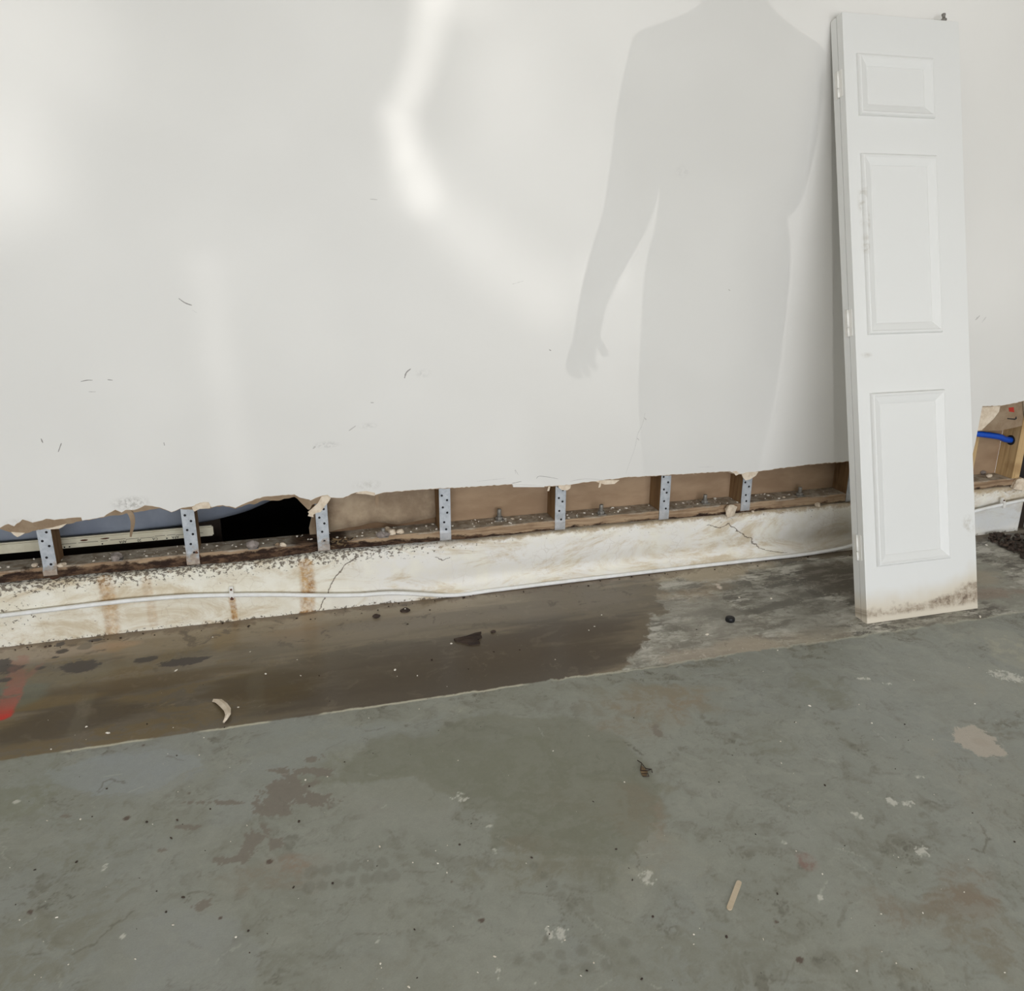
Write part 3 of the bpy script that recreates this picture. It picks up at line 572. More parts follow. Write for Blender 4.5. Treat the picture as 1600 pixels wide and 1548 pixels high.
# curled strip of face paper hanging in the left bay
cs = spline([tuple(on_y(a, b, yy)) for a, b, yy in ((198, 797, -.009), (204, 803, -.016), (207, 812, -.018), (207, 822, -.014), (205, 832, -.010), (204, 839, -.012))], 4)
vs, fs = [], []
for i, p in enumerate(cs):
    w = .010*(1-.75*i/len(cs)); vs += [(p.x-w, p.y+.003, p.z), (p.x+w, p.y, p.z), (p.x+w, p.y+.002, p.z), (p.x-w, p.y+.005, p.z)]
for i in range(len(cs)-1):
    a = 4*i; b = a+4; fs += [(a+k, a+(k+1) % 4, b+(k+1) % 4, b+k) for k in range(4)]
new_obj('hanging_paper', vs, fs+[(0, 1, 2, 3)], M_KRAFT, wall)

# scuffs rubbed on the painted face
SCUFF = {}
def scuff(pts, w, c):
    if c not in SCUFF: SCUFF[c] = simple('scuff_%d' % c[0], C(*c), C(c[0]+12, c[1]+12, c[2]+12), 120, .6)
    P = spline([tuple(on_y(a, b, YF-.0016)) for a, b in pts], 5); n = len(P); vs, fs = [], []; rnd = random.Random(int(pts[0][0]))
    for i, p in enumerate(P):
        t = (P[min(i+1, n-1)]-P[max(i-1, 0)]).normalized(); q = Vector((-t.z, 0, t.x))*w*(.25+.75*math.sin(PI*(i+.5)/n))*rnd.uniform(.6, 1.1)
        vs += [p+q, p-q, p-q+Vector((0, .0002, 0)), p+q+Vector((0, .0002, 0))]
    for i in range(n-1):
        a = 4*i; b = a+4; fs += [(a+k, a+(k+1) % 4, b+(k+1) % 4, b+k) for k in range(4)]
    new_obj('scuff_mark', vs, fs, SCUFF[c], wall)
D_, L_, P_ = (150, 146, 141), (192, 189, 184), (208, 206, 201)
for pts, w, c in (([(279, 466), (289, 473), (300, 477)], .0022, D_), ([(126, 596), (136, 594), (145, 594)], .0016, D_), ([(168, 593), (176, 594)], .0016, D_), ([(138, 612), (150, 612)], .0012, L_), ([(64, 685), (67, 692)], .0020, D_), ([(96, 692), (91, 706)], .0018, D_),
                  ([(632, 591), (635, 582), (642, 576)], .0028, D_), ([(1138, 452), (1141, 454)], .002, L_), ([(800, 444), (818, 439)], .0016, P_), ([(578, 311), (590, 312)], .0014, L_),
                  ([(1008, 645), (1004, 662), (996, 680), (992, 700), (984, 722), (978, 740)], .0018, P_), ([(1006, 652), (1010, 656)], .0022, L_), ([(995, 684), (999, 688)], .0018, L_), ([(489, 701), (493, 697)], .003, L_), ([(545, 673), (556, 665)], .002, L_), 
                  ([(1524, 500), (1531, 493)], .004, L_), ([(1534, 504), (1541, 495)], .003, P_), ([(858, 546), (861, 548)], .002, D_), ([(579, 629), (584, 629)], .0014, D_), ([(256, 691), (257, 696)], .0015, D_), ([(300, 484), (308, 489)], .001, P_),
                  ([(838, 748), (842, 744), (855, 745), (872, 748)], .0010, D_), ([(806, 740), (805, 734), (810, 742)], .0010, L_), ([(800, 755), (815, 752)], .0012, D_), ([(890, 752), (915, 748), (945, 750)], .0010, L_), ([(1090, 730), (1115, 729)], .0012, P_), ([(745, 752), (790, 747)], .0010, P_)):
    scuff(pts, w, c)

# concrete curb under the wall: flush on the left, coved out at its foot further right
def cove(x): return sm01((x-.22)/.35)*sm01((2.35-x)/.3)
def curb_y(x): return -.007+.011*sm01((x-.4)/.8)
xs = [XL]+[-1.2+i*.006 for i in range(int((3.02+1.2)/.006)+1)]
vs, fs = [], []
rnd = random.Random(3); NP = 13; je = jt = 0.0
for i, x in enumerate(xs):
    k = cove(x); jt = jt*.6+rnd.uniform(-.0014, .0014); je = je*.5+rnd.uniform(0, .0022)
    ch = math.exp(-((x-1.60)/.06)**2)*.018+math.exp(-((x-.05)/.03)**2)*.008
    top = .200+.002*math.sin(x*5+1)+jt+.004*max(0, min(1, (x-1.2)/.6)); y0 = curb_y(x)
    wob = .0015*math.sin(x*9)+.0008*math.sin(x*31)
    prof = [(-.006*k, 0), (-.007*k, .010), (-.002*k, .016), (.014*k, .024), (.024*k, .042), (.018*k, .066), (.006*k, .09), (0, .115), (-.001, .145), (0, .172), (je*.4+ch*.3, top-.007-je-ch), (.007+je, top-ch*.3), (.135, top)]
    for j, (y, z) in enumerate(prof): vs.append((x, y+y0+(wob if j < 11 else 0), z))
for i in range(len(xs)-1):
    for j in range(NP-1): fs.append((i*NP+j, (i+1)*NP+j, (i+1)*NP+j+1, i*NP+j+1))
fs.append(tuple(range(NP))); fs.append(tuple((len(xs)-1)*NP+j for j in range(NP)))
curb = struct(new_obj('baseboard_back', vs, fs, M_CURB))
curb['label'] = 'white painted concrete curb with rust runs below the opened wall'
for p in curb.data.polygons: p.use_smooth = len(p.vertices) == 4

# ------------------------------------------------------------------ timber frame in the wall
PT = .2415
YS = .009          # front of the framing
def make_sill(name, x0, x1, label):
    vs, fs = [], []; n = int((x1-x0)/.015); rnd = random.Random(int(x0*100)+9)
    for i in range(n+1):
        x = x0+(x1-x0)*i/n
        rot = max(0, min(1, (.45-x)/.5)); hole = math.exp(-((x-.10)/.10)**2)
        j = .0015*math.sin(x*40)+rnd.uniform(-.001, .001); zl = .2045+.003*math.sin(x*7)
        back = -.011*rot*(.75+.25*math.sin(x*23+math.sin(x*9)*2))+.012*hole
        zr = .222+.004*math.sin(x*17)+.008*hole
        prof = [(YS+.012+back, zl), (YS+back+j, zl+.003), (YS+back*.9+j, zr-.004), (YS+.75*back*rot+j+.012*hole, zr), (YS+j+.012*hole, PT-.004-.006*hole), (YS+.003+.02*hole, PT-.006*hole), (.0985, PT), (.0985, zl)]
        vs += [(x, y, z) for y, z in prof]
    for i in range(n):
        for k in range(8): fs.append((i*8+k, (i+1)*8+k, (i+1)*8+(k+1) % 8, i*8+(k+1) % 8))
    fs += [tuple(range(8)), tuple(n*8+k for k in range(8))]
    return tag(new_obj(name, vs, fs, M_PLATE), label, 'sill plate')
make_sill('sill_plate', -1.6, 2.50, 'weathered timber sill plate lying along the top of the white curb')
make_sill('sill_plate', 2.515, 2.99, 'short rotten end of sill plate below the blue pipe')

stud_px = [(80, 893, 'first strapped stud from the left, with a rotten brown foot', 1),
           (303, 880, 'second strapped stud from the left, rust patch near the strap foot', 1),
           (506, 855, 'strapped stud at the right edge of the black hole', 1),
           (696, 838, 'strapped stud between the wrinkled board and the smooth tan board', 1),
           (874.5, 828, 'strapped stud under the step in the torn drywall edge', 1),
           (1036.5, 811, 'third strapped stud from the leaning door, clean grey strap', 1),
           (1163, 799, 'strapped stud beside the big cream gypsum chunk', 1),
           (1327, 783, 'stud half hidden behind the left edge of the leaning door', 1)]
STX = []
holes_std = [(-.010, -.012), (.008, -.030), (-.008, -.055), (.007, -.074), (-.003, -.106), (.004, -.135)]
for i, (px, py, lab, st) in enumerate(stud_px):
    p = on_y(px, py, YS); x = p.x; STX.append(x)
    st_root = tag(box('wall_stud', x-.019, x+.019, YS, .098, PT, 1.0, M_STUD), lab, 'stud', 'studs showing below the torn drywall')
    # perforated connector strap lapping the stud face and the sill edge
    w = .0195; y0 = YS-.0022; zt = .56; zb = [.214, .206, .211, .208, .206, .208, .212, .210][i]
    rnd = random.Random(i*5+1); low_bend = .0105 if i < 3 else .0015
    pr = [(zt, 0), (PT+.004, 0), (PT-.006, -low_bend), (zb+.006, -low_bend), (zb, -low_bend*.3)]
    vs, fs = [], []
    for z, dy in pr: vs += [(x-w, y0+dy, z), (x+w, y0+dy, z), (x+w, YS+dy*.5+.0001, z), (x-w, YS+dy*.5+.0001, z)]
    for k in range(len(pr)-1):
        a = 4*k; b = a+4; fs += [(a+q, a+(q+1) % 4, b+(q+1) % 4, b+q) for q in range(4)]
    fs += [(0, 1, 2, 3), tuple(4*(len(pr)-1)+q for q in (3, 2, 1, 0))]
    strap = new_obj('connector_strap', vs, fs, M_STRAP, st_root); strap['label'] = 'galvanised perforated metal strap'
    for hx, hz in holes_std:
        z = .39+hz+rnd.uniform(-.004, .004)-.006
        if z > zb+.02: lathe('strap_hole_disc', [(.0040, 0), (.0040, .0007), (.0026, .0009)], (x+hx+rnd.uniform(-.002, .002), y0, z), M_HOLE_DARK, strap, 10, (0, -1, 0), False)  # dark discs drawn for the shade in the strap's open holes
    if i == 1: chunk('rust_patch', (x+.012, y0-.001, .222), (.02, .004, .028), M_RUST, 4, 0, strap)
    if i == 0: chunk('rotten_foot', (x+.004, YS+.004, .200), (.046, .018, .03), M_RUST, 8, 0, st_root)
    if i == 2: chunk('gypsum_smear', (x+.0, y0-.001, .214), (.014, .006, .018), M_GYP, 5, 0, strap)

# board on the far side of the framing
struct(box('wall_cavity_right', STX[3]-.004, 2.62, .0985, .112, .226, 1.05, M_BACKING))
ob = struct(box('wall_cavity_middle', STX[2]-.03, STX[3]-.006, .0985, .112, .226, 1.05, M_OLDBOARD))
# wrinkled face layer peeling off the middle board
dl = [(508, 834), (525, 828), (545, 824), (560, 822), (575, 818), (590, 816), (605, 817.5), (620, 819), (640, 815), (660, 811), (678, 808), (683, 806)]
P = [on_y(a, b-1, .088) for a, b in dl]; vs, fs = [], []
rows = 9
for i, p in enumerate(P):
    for j in range(rows):
        t = j/(rows-1); z = p.z+(.52-p.z)*t
        y = .0885+.004*math.sin(p.x*26+t*5)+.004*math.sin(t*9+p.x*11)-.004*(1-t)
        vs.append((p.x, y, z))
for i in range(len(P)-1):
    for j in range(rows-1): fs.append((i*rows+j, (i+1)*rows+j, (i+1)*rows+j+1, i*rows+j+1))
wl = new_obj('peeling_layer', vs, fs, M_DELAM, ob, True); sm = wl.modifiers.new('thickness', 'SOLIDIFY'); sm.thickness = .003
# torn edge of the board beside the hole
slab_poly('torn_board_edge', [tuple(on_y(a, b, .092)) for a, b in ((483, 826), (486, 812), (490, 800), (500, 780), (512, 780), (512, 852), (490, 852), (485, 842))], .008, M_KRAFT, ob, M_GYP)

# dark boxes added around the bathtub, closing the left void off from light
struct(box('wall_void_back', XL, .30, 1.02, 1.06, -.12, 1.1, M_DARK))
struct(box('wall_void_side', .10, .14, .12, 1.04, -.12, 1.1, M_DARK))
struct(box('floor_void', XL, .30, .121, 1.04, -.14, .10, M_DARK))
struct(box('ceiling_void_seal', XL, XR, .0, 1.0, 1.05, 1.1, M_DARK))  # unseen lid added to keep sky light out of the cavity
struct(box('wall_cavity_filler', 3.03, XR, .03, .15, 0, 1.05, M_TIMBER_FILL))  # dark filler box added to block a light leak past the last stud
struct(box('baseboard_corner', 3.07, XR, -.002, .03, 0, .235, M_CURB, None, .006))
struct(box('trim_1', XL, -.25, .30, .34, .10, .29, M_TIMBER_FILL))
# tub
def superell(t, n): 
    c, s = math.cos(t), math.sin(t); return (abs(c)**(2/n)*(1 if c >= 0 else -1), abs(s)**(2/n)*(1 if s >= 0 else -1))
tc_ = on_y(440, 800, .22)
TXR = on_y(478, 775, .24).x+.02; TXL = TXR-1.52; cx = (TXL+TXR)/2; hx = (TXR-TXL)/2
zb_ = on_y(200, 832, .16).z-.012
tub = empty('bathtub', (cx, .557, zb_), 'grey blue underside of a bathtub seen through the hole in the wall', 'bathtub')
bm = bmesh.new(); rings = []
levels = [(.0, .90, .26), (.005, .94, .20), (.016, .965, .14), (.035, .98, .09), (.06, .99, .05), (.10, .995, .02), (.20, .997, .01), (.30, 1, .004), (.40, 1.0, 0)]
for z, k, dx in levels:
    ring = []
    for a in range(64):
        ex, ey = superell(2*PI*a/64, 3.2); ring.append(bm.verts.new((ex*(hx-dx), ey*(.40-(1-k)*.36), z)))
    rings.append(ring)
for a, b in zip(rings, rings[1:]):
    for k in range(64): bm.faces.new((a[k], a[(k+1) % 64], b[(k+1) % 64], b[k]))
bm.faces.new(rings[0][::-1])
from_bm('basin_shell', bm, M_TUB, tub, True)
bm = bmesh.new(); o_, i_ = [], []
for a in range(64):
    ex, ey = superell(2*PI*a/64, 6)
    o_.append([bm.verts.new((ex*(hx+.03), ey*.40, z)) for z in (.40, .43)]); 
    ex, ey = superell(2*PI*a/64, 3.2); i_.append([bm.verts.new((ex*(hx-.03), ey*.36, z)) for z in (.40, .43)])
for k in range(64):
    q = (k+1) % 64
    bm.faces.new((o_[k][0], o_[q][0], o_[q][1], o_[k][1])); bm.faces.new((o_[k][1], o_[q][1], i_[q][1], i_[k][1])); bm.faces.new((i_[k][0], i_[q][0], o_[q][0], o_[k][0])); bm.faces.new((i_[k][1], i_[q][1], i_[q][0], i_[k][0]))
from_bm('rim', bm, M_TUB, tub)
# printed support block below the tub
YBk = .135
a0, a1 = on_y(0, 851, YBk), on_y(332, 820, YBk); b0, b1 = on_y(0, 861, YBk), on_y(334, 842, YBk)
zt0, zt1 = a0.z, a1.z
blk = empty('tub_support_block', (a1.x-.4, YBk+.05, b1.z), 'long cream support block with black print below the bathtub', 'block')
XB0 = -1.3
bm = bmesh.new(); zb0 = (b0.z+b1.z)/2; ztop = (zt0+zt1)/2
V = [bm.verts.new(c) for c in boxv(XB0-blk.location.x, a1.x-blk.location.x, YBk-blk.location.y, YBk+.016-blk.location.y, zb0-blk.location.z, ztop-blk.location.z)]
for f in BOXF: bm.faces.new([V[i] for i in f])
bmesh.ops.bevel(bm, geom=bm.edges[:], offset=.004, segments=2, affect='EDGES')
from_bm('block_body', bm, M_FOAM, blk)
def blkbox(name, x0, x1, z0, z1, m_): 
    o = box(name, x0-blk.location.x, x1-blk.location.x, YBk-.0006-blk.location.y, YBk+.0005-blk.location.y, z0-blk.location.z, z1-blk.location.z, m_, blk); return o
zl_ = zb0+(ztop-zb0)*.42
xa, xb_ = on_y(95, 850, YBk).x, on_y(283, 840, YBk).x
x = xa; rnd = random.Random(5)
while x < xb_+.07:
    w = rnd.uniform(.02, .06); z = zl_+rnd.uniform(-.0015, .0015); blkbox('print_line', x, min(x+w, xb_+.07), z, z+.0011, M_INK); x += w+rnd.uniform(0, .008)
for px, s in ((192, 'AFA'), (218, '20'), (243, 'CA'), (275, 'AFA')):
    cu = bpy.data.curves.new('print_text', 'FONT'); cu.body = s; cu.size = .0125; cu.extrude = .0004; cu.align_x = 'CENTER'; cu.align_y = 'CENTER'
    t_ = bpy.data.objects.new('print_text', cu); COL.objects.link(t_)
    me = bpy.data.meshes.new_from_object(t_); bpy.data.objects.remove(t_); me.materials.append(M_INK)
    o = bpy.data.objects.new('printed_letters', me); COL.objects.link(o); o.parent = blk
    xx = on_y(px, 846, YBk).x; o.location = (xx-blk.location.x, YBk-.0007-blk.location.y, zb0+(zl_-zb0)*.5-blk.location.z); o.rotation_euler = (PI/2, PI, 0)
for px in (100, 108, 160, 262): 
    xx = on_y(px, 850, YBk).x; lathe('print_dot', [(.0025, 0), (.0025, .0008)], (xx-blk.location.x, YBk-blk.location.y, zb0+.006-blk.location.z), M_INK, blk, 8, (0, -1, 0), False)
for px, w in ((131, .028), (162, .03)):
    xx = on_y(px, 838, YBk).x; chunk('rust_patch', (xx-blk.location.x, YBk-blk.location.y, zl_+.006-blk.location.z), (w, .004, .007), M_RUST, px, 0, blk)

# framing and broken board inside the hole to the right of the leaning door
def rx(px, py, y): return on_y(px, py, y).x
xs1 = rx(1535, 720, YS); xs2 = rx(1592, 720, YS)
tag(box('wall_stud', xs1-.019, xs1+.019, YS+.055, .098, PT, 1.0, M_STUD_LIGHT), 'pale wood stud just right of the leaning door, below the blue pipe', 'stud', 'studs in the hole right of the door')
s2 = tag(box('wall_stud', xs2-.019, xs2+.019, YS, .098, PT, 1.0, M_STUD_LIGHT), 'pale wood stud at the right edge of the picture with the blue pipe through it', 'stud', 'studs in the hole right of the door')
struct(box('wall_cavity_end', 2.63, xs2-.019, .0985, .112, .226, 1.05, M_BACKING))
pz = on_y(1586, 687, .05).z
hole = lathe('pipe_hole', [(.021, -.001), (.021, .0015), (.0205, .002)], (xs2-.019, .05, pz), M_HOLE_DARK, s2, 20, (-1, 0, 0), False)  # dark disc on the stud face paints the shade inside the hole
pp = [on_y(1400, 668, .03), on_y(1480, 671, .034), on_y(1523, 677, .038), on_y(1560, 682, .044), Vector((xs2-.01, .05, pz)), Vector((xs2+.3, .06, pz-.01))]
bpipe = tag(tube('blue_pipe', spline([tuple(p) for p in pp], 6), .0125, M_BLUE, None, 12), 'bright blue plastic water pipe in the hole right of the door', 'pipe')
# broken board hanging across the top of that hole
slab = slab_poly('hanging_board', [tuple(on_y(a, b, .012)) for a, b in ((1524, 674), (1530, 634), (1565, 632), (1600, 625), (1612, 640), (1610, 662), (1585, 668), (1566, 672), (1540, 673))], .010, M_KRAFT, None, M_GYP)
tag(slab, 'torn brown board hanging at the top of the hole right of the door', 'board')
slab_poly('gypsum_face', [tuple(on_y(a, b, .011)) for a, b in ((1525, 673), (1530, 636), (1563, 634), (1561, 643), (1552, 655), (1543, 663), (1534, 672))], .0009, M_GYP, slab)
slab_poly('red_mark', [tuple(on_y(a, b, .0112)) for a, b in ((1576, 637), (1584, 636), (1585, 644), (1577, 643))], .0007, M_RED, slab)
slab_poly('crease_shade', [tuple(on_y(a, b, .0112)) for a, b in ((1574, 653), (1586, 654), (1588, 650), (1589, 654), (1586, 656), (1574, 654.5))], .0007, M_HOLE_DARK, slab)  # flat dark sliver painted as the shade of a fold
tag(chunk('gypsum_chunk', tuple(on_y(1588, 764, -.002)), (.07, .04, .05), M_GYP, 21), 'ragged cream gypsum chunk on the sill at the right edge of the picture', 'chunk')
tag(chunk('gypsum_chunk', tuple(on_z(1545, 746, PT)), (.022, .02, .016), M_GYP, 22), 'small white gypsum bit on the sill below the blue pipe', 'chunk')
tag(chunk('grey_stone', tuple(on_z(1536, 741, PT)), (.024, .022, .018), M_STONE, 23), 'small grey lump at the foot of the pale stud', 'stone')

# ------------------------------------------------------------------ white cable along the curb
cp = [on_y(-260, 992, -.024), on_y(-60, 969, -.024), on_y(0, 962, -.024), on_y(100, 950, -.024), on_y(200, 938.5, -.024), on_y(290, 931.5, -.024), on_y(362, 929.5, -.024), on_y(430, 929, -.024), on_y(500, 930, -.025), on_y(560, 929.5, -.026), on_y(620, 926.5, -.027),
      *[Vector((q, curb_y(q)-.0105, .0078)) for q in (on_z(a, 930-.123*(a-650), 0).x for a in (700, 760, 820, 880, 940, 1000, 1060, 1120, 1190))], *[Vector((q, curb_y(q)-.016, zz)) for q, zz in ((on_z(1250, 866).x, .010), (on_z(1300, 857).x, .018))], on_y(1340, 849, -.012), on_y(1430, 822, -.02), on_y(1525, 798, -.024), on_y(1567, 788, -.024), on_y(1600, 781, -.024), on_y(1660, 770, -.024), Vector((XR-.01, -.02, on_y(1660, 770, -.024).z))]
M_CABLE = simple('white_cable_sheath', C(240, 240, 238), C(230, 229, 224), 30, .4)
cable = empty('cable', tuple(cp[2]), 'white cable clipped along the curb and running behind the leaning door', 'cable')
o = tube('sheath', [Vector(p)-cp[2] for p in spline([tuple(p) for p in cp], 8)], .0072, M_CABLE, cable, 10)
for i, (px, py) in enumerate(((362, 929), (1567, 788))):
    p = on_y(px, py, -.024)-cp[2]
    vs = [(p.x+dx, p.y+dy, p.z+dz) for dx in (-.006, .006) for dy, dz in ((-.010, -.012), (-.010, .009), (.008, .026), (.010, .026), (.010, -.012))]
    cl = new_obj('cable_clip', vs, [(0, 1, 2, 3, 4), (9, 8, 7, 6, 5)]+[(k, (k+1) % 5, 5+(k+1) % 5, 5+k) for k in range(5)], M_HINGE, cable)
    lathe('clip_nail', [(.0035, 0), (.0035, .002), (.001, .003)], (p.x, p.y-.001, p.z+.018), M_RUST, cl, 10, (0, -1, 0))
    if i == 0: chunk('clip_rust', (p.x, p.y-.0105, p.z-.014), (.011, .004, .012), M_RUST, 3, 0, cl)

# ------------------------------------------------------------------ anchor bolts standing in the sill
bolt_lab = [(184, 874, 'squat lump of crusted anchor bolt in the first bay'), (396, 856, 'low round anchor bolt head in front of the black hole'), (599, 838, 'short anchor bolt below the wrinkled board'), (780, 812, 'tall anchor bolt in the bay under the wall step'),
            (939, 803, 'anchor bolt with a square washer midway along the tan board'), (1101, 786, 'anchor bolt left of the big gypsum chunk'), (1249, 774, 'anchor bolt in the bay nearest the leaning door')]
for i, (px, py, lab) in enumerate(bolt_lab):
    p = on_z(px, py, PT); b = empty('anchor_bolt', tuple(p), lab, 'bolt', 'anchor bolts along the sill plate')
    h = [.012, .016, .024, .040, .034, .030, .030][i]
    box('washer', -.016, .016, -.016, .016, 0, .003, M_ZINC, b, .0008)
    lathe('nut', [(.0125, .003), (.0135, .005), (.0135, .012), (.012, .0135)], (0, 0, 0), M_ZINC, b, 6, smooth=False)
    lathe('shaft', [(.0075, .002), (.0075, .0135+h*.6), (.0068, .0135+h*.7)], (0, 0, 0), M_ZINC, b, 14)
    if i in (0, 1, 2): chunk('mortar_crust', (.001, -.008, .0), (.036, .03, .03), M_STONE, 40+i, 0, b)

# ------------------------------------------------------------------ folded bifold door leaning on the wall
DW, DH, DT, LEAN = .4480, 1.958, .060, .2643
door = empty('folded_door', (1.795, -.5790, .001), 'white folded bifold door with three panels leaning against the wall, mould along its foot', 'door')
door.rotation_euler = (-LEAN, 0, 0)
DM = Matrix.Translation((1.795, -.5790, .001)) @ Matrix.Rotation(-LEAN, 4, 'X'); DMi = DM.inverted()
def on_door(px, py):
    o_ = DMi @ CAM; d = (DMi.to_3x3() @ ray(px, py)); t = -o_.y/d.y; q = o_+d*t; return q.x, q.z
leaf = box('front_leaf', 0, DW, 0, .0285, 0, DH, M_DOOR, door, .0015)
back = box('back_leaf', .001, DW-.001, .0318, DT, .002, DH-.002, M_DOOR, door, .0015)
panels = [((1340, 84), (1456, 92), (1460, 184), (1343, 183)), ((1345, 240), (1462, 243), (1469, 520), (1353, 523)), ((1357, 615), (1475, 607), (1483, 873), (1367, 885))]
ux0 = sum(on_door(*p[i])[0] for p in panels for i in (0, 3))/6; ux1 = sum(on_door(*p[i])[0] for p in panels for i in (1, 2))/6
MPROF = [(0, 0), (.0015, .0050), (.005, .0085), (.010, .0092), (.014, .0070), (.017, .0062), (.030, .0030), (.036, .0012), (.0375, -.0006), (.040, -.0006), (.041, .0004)]
for pn in panels:
    z1 = (on_door(*pn[0])[1]+on_door(*pn[1])[1])/2; z0 = (on_door(*pn[2])[1]+on_door(*pn[3])[1])/2
    bm = bmesh.new(); rings = []
    for d, h in MPROF: rings.append([bm.verts.new((xx, -h*1.4, zz)) for xx, zz in ((ux0+d, z0+d), (ux1-d, z0+d), (ux1-d, z1-d), (ux0+d, z1-d))])
    for a, b in zip(rings, rings[1:]):
        for k in range(4): bm.faces.new((a[k], a[(k+1) % 4], b[(k+1) % 4], b[k]))
    bm.faces.new(rings[-1])
    from_bm('panel_moulding', bm, M_DOOR, leaf)
for (pxa, pya), (pxb, pyb) in (((1308, 104), (1310, 146)), ((1321, 482), (1324, 524)), ((1336, 838), (1340, 878))):
    z1, z0 = on_door(pxa, pya)[1], on_door(pxb, pyb)[1]
    hg = box('hinge', -.0012, .0002, .012, .048, z0, z1, M_HINGE, door, .0004)
    zm = z0+(z1-z0)*.35
    tube('barrel', [(-.003, .030, z0), (-.003, .030, zm-.001)], .0036, M_HINGE, hg, 10)
    tube('barrel', [(-.003, .030, zm+.001), (-.003, .030, z1)], .0036, M_HINGE, hg, 10)
pxz = on_door(1480, 33)[0]
lathe('pivot_pin', [(.006, -.005), (.006, .006), (.0095, .007), (.0095, .011), (.005, .012), (.005, .022), (.0065, .023), (.0065, .028), (.003, .030)], (pxz, .014, DH), M_ZINC, door, 12)
box('top_bracket', pxz-.045, pxz-.018, .006, .022, DH-.001, DH+.004, M_ZINC, door, .001)

# ------------------------------------------------------------------ debris on the sill
def thing(o, label, cat, group=None): return tag(o, label, cat, group)
def sillp(px, py): return tuple(on_z(px, py, PT))
thing(chunk('gypsum_chunk', tuple(on_y(1141, 806, .001)), (.060, .030, .046), M_GYP, 11, .3), 'big cream gypsum chunk resting on the sill beside a strapped stud', 'chunk')
for px, py, s, sd, lab in ((614, 834, .026, 12, 'cream gypsum flake beside the short bolt under the wrinkled board'), (605, 828, .018, 13, 'small cream lump touching the short bolt'), (625, 833, .022, 14, 'flat cream flake right of the short bolt'),
                          (444, 853, .018, 15, 'small white bit in front of the black hole'), (434, 852, .014, 16, 'brownish bit in front of the black hole'), (54, 885, .016, 17, 'white crumb left of the first stud'), (97, 884, .020, 18, 'white splinter right of the first stud'),
                          (1225, 777, .010, 19, 'white crumb in the bay nearest the leaning door'), (1303, 789, .024, 20, 'tan lump at the right end of the sill by the door'), (801, 811, .010, 24, 'white crumb right of the tall bolt'), (1195, 796, .010, 25, 'white dot on the sill front right of the big chunk')):
    q = sillp(px, py)
    if px in (1303, 1195): q = (q[0], -.003, .205)
    thing(chunk('gypsum_crumb', q, (s*1.3, s, s*.7), M_GYP if sd != 16 else M_KRAFT, sd, sd), lab, 'crumb')
# splintered rotten wood beside the third stud
rnd = random.Random(12)
for i in range(16):
    px = rnd.uniform(516, 552); py = rnd.uniform(842, 866); z = PT-.004+rnd.uniform(-.003, .006)-(.012 if py > 858 else 0)
    l = rnd.uniform(.010, .022); w = rnd.uniform(.003, .007)
    p = on_z(px, py, max(.222, z))
    o = plate('wood_splinter', (p.x, max(p.y, YS+.004), p.z), [(-l, -w*.4), (-l*.3, -w), (l, -w*.3), (l*.9, w*.4), (0, w), (-l*.8, w*.6)], .002, M_CHIP if i % 3 else M_WOOD_CHIP, rnd.uniform(0, .006), rnd.uniform(0, 6.28), rnd.uniform(-.7, .7))
    thing(o, 'brown splinter in the rotten pile on the sill beside the black hole', 'splinter', 'splinters of rotten sill wood')
# crumbs nobody could count
def crumb_field(name, spots, mat, seed, label):
    rnd = random.Random(seed); bm = bmesh.new()
    for (x, y, z, s) in spots:
        q = bmesh.ops.create_icosphere(bm, subdivisions=1, radius=s)['verts']
        a, b = rnd.uniform(.6, 1.6), rnd.uniform(.5, 1.1); th = rnd.uniform(0, 3)
        for v in q:
            c = v.co*rnd.uniform(.75, 1.2); c = Vector((c.x*a, c.y*b, c.z*.6)); c.rotate(Matrix.Rotation(th, 3, 'Z')); v.co = c+Vector((x, y, z+s*.45))
    return tag(from_bm(name, bm, mat), label, 'crumbs', None, 'stuff')
rnd = random.Random(77)
sp = [(rnd.uniform(-.9, 2.3), rnd.uniform(.02, .09), PT, rnd.choice((.0018, .0026, .004, .005))) for _ in range(210)]
crumb_field('plaster_crumbs', sp, M_CRUMB, 5, 'tiny white plaster crumbs scattered along the sill plate')
fl = []
for _ in range(130):
    px, py = rnd.uniform(0, 1600), rnd.uniform(960, 1548)
    p = on_z(px, py)
    if p.y < -.05: fl.append((p.x, p.y, 0, rnd.choice((.0009, .0012, .0018, .0024))))
for px, py, s in ((633, 953, .006), (705, 1006, .005), (617, 1047, .004), (652, 1056, .003), (1265, 1103, .003), (1342, 1101, .003), (1362, 1130, .003), (470, 1056, .003), (415, 1053, .003), (135, 1136, .004), (168, 1146, .005), (80, 1171, .003), (1523, 1100, .003), (940, 961, .003), (920, 985, .003), (275, 1048, .004), (1541, 852, .005), (1531, 964, .006), (1155, 934, .004), (1105, 992, .006), (1205, 936, .006)):
    p = on_z(px, py); fl.append((p.x, p.y, 0, s))
crumb_field('floor_crumbs', fl, M_CRUMB, 6, 'tiny pale crumbs scattered over the floor')
wd_ = []
for _ in range(150):
    px = rnd.uniform(1545, 1640); p = on_z(px, rnd.uniform(838, 846+max(0, px-1545)*.5))
    wd_.append((p.x, min(p.y, curb_y(p.x)-.016), rnd.uniform(0, .012), rnd.choice((.004, .006, .009, .013))))
crumb_field('wet_debris', wd_, M_WOOD_CHIP, 9, 'dark wet debris heaped on the floor at the end of the curb')
fd = []
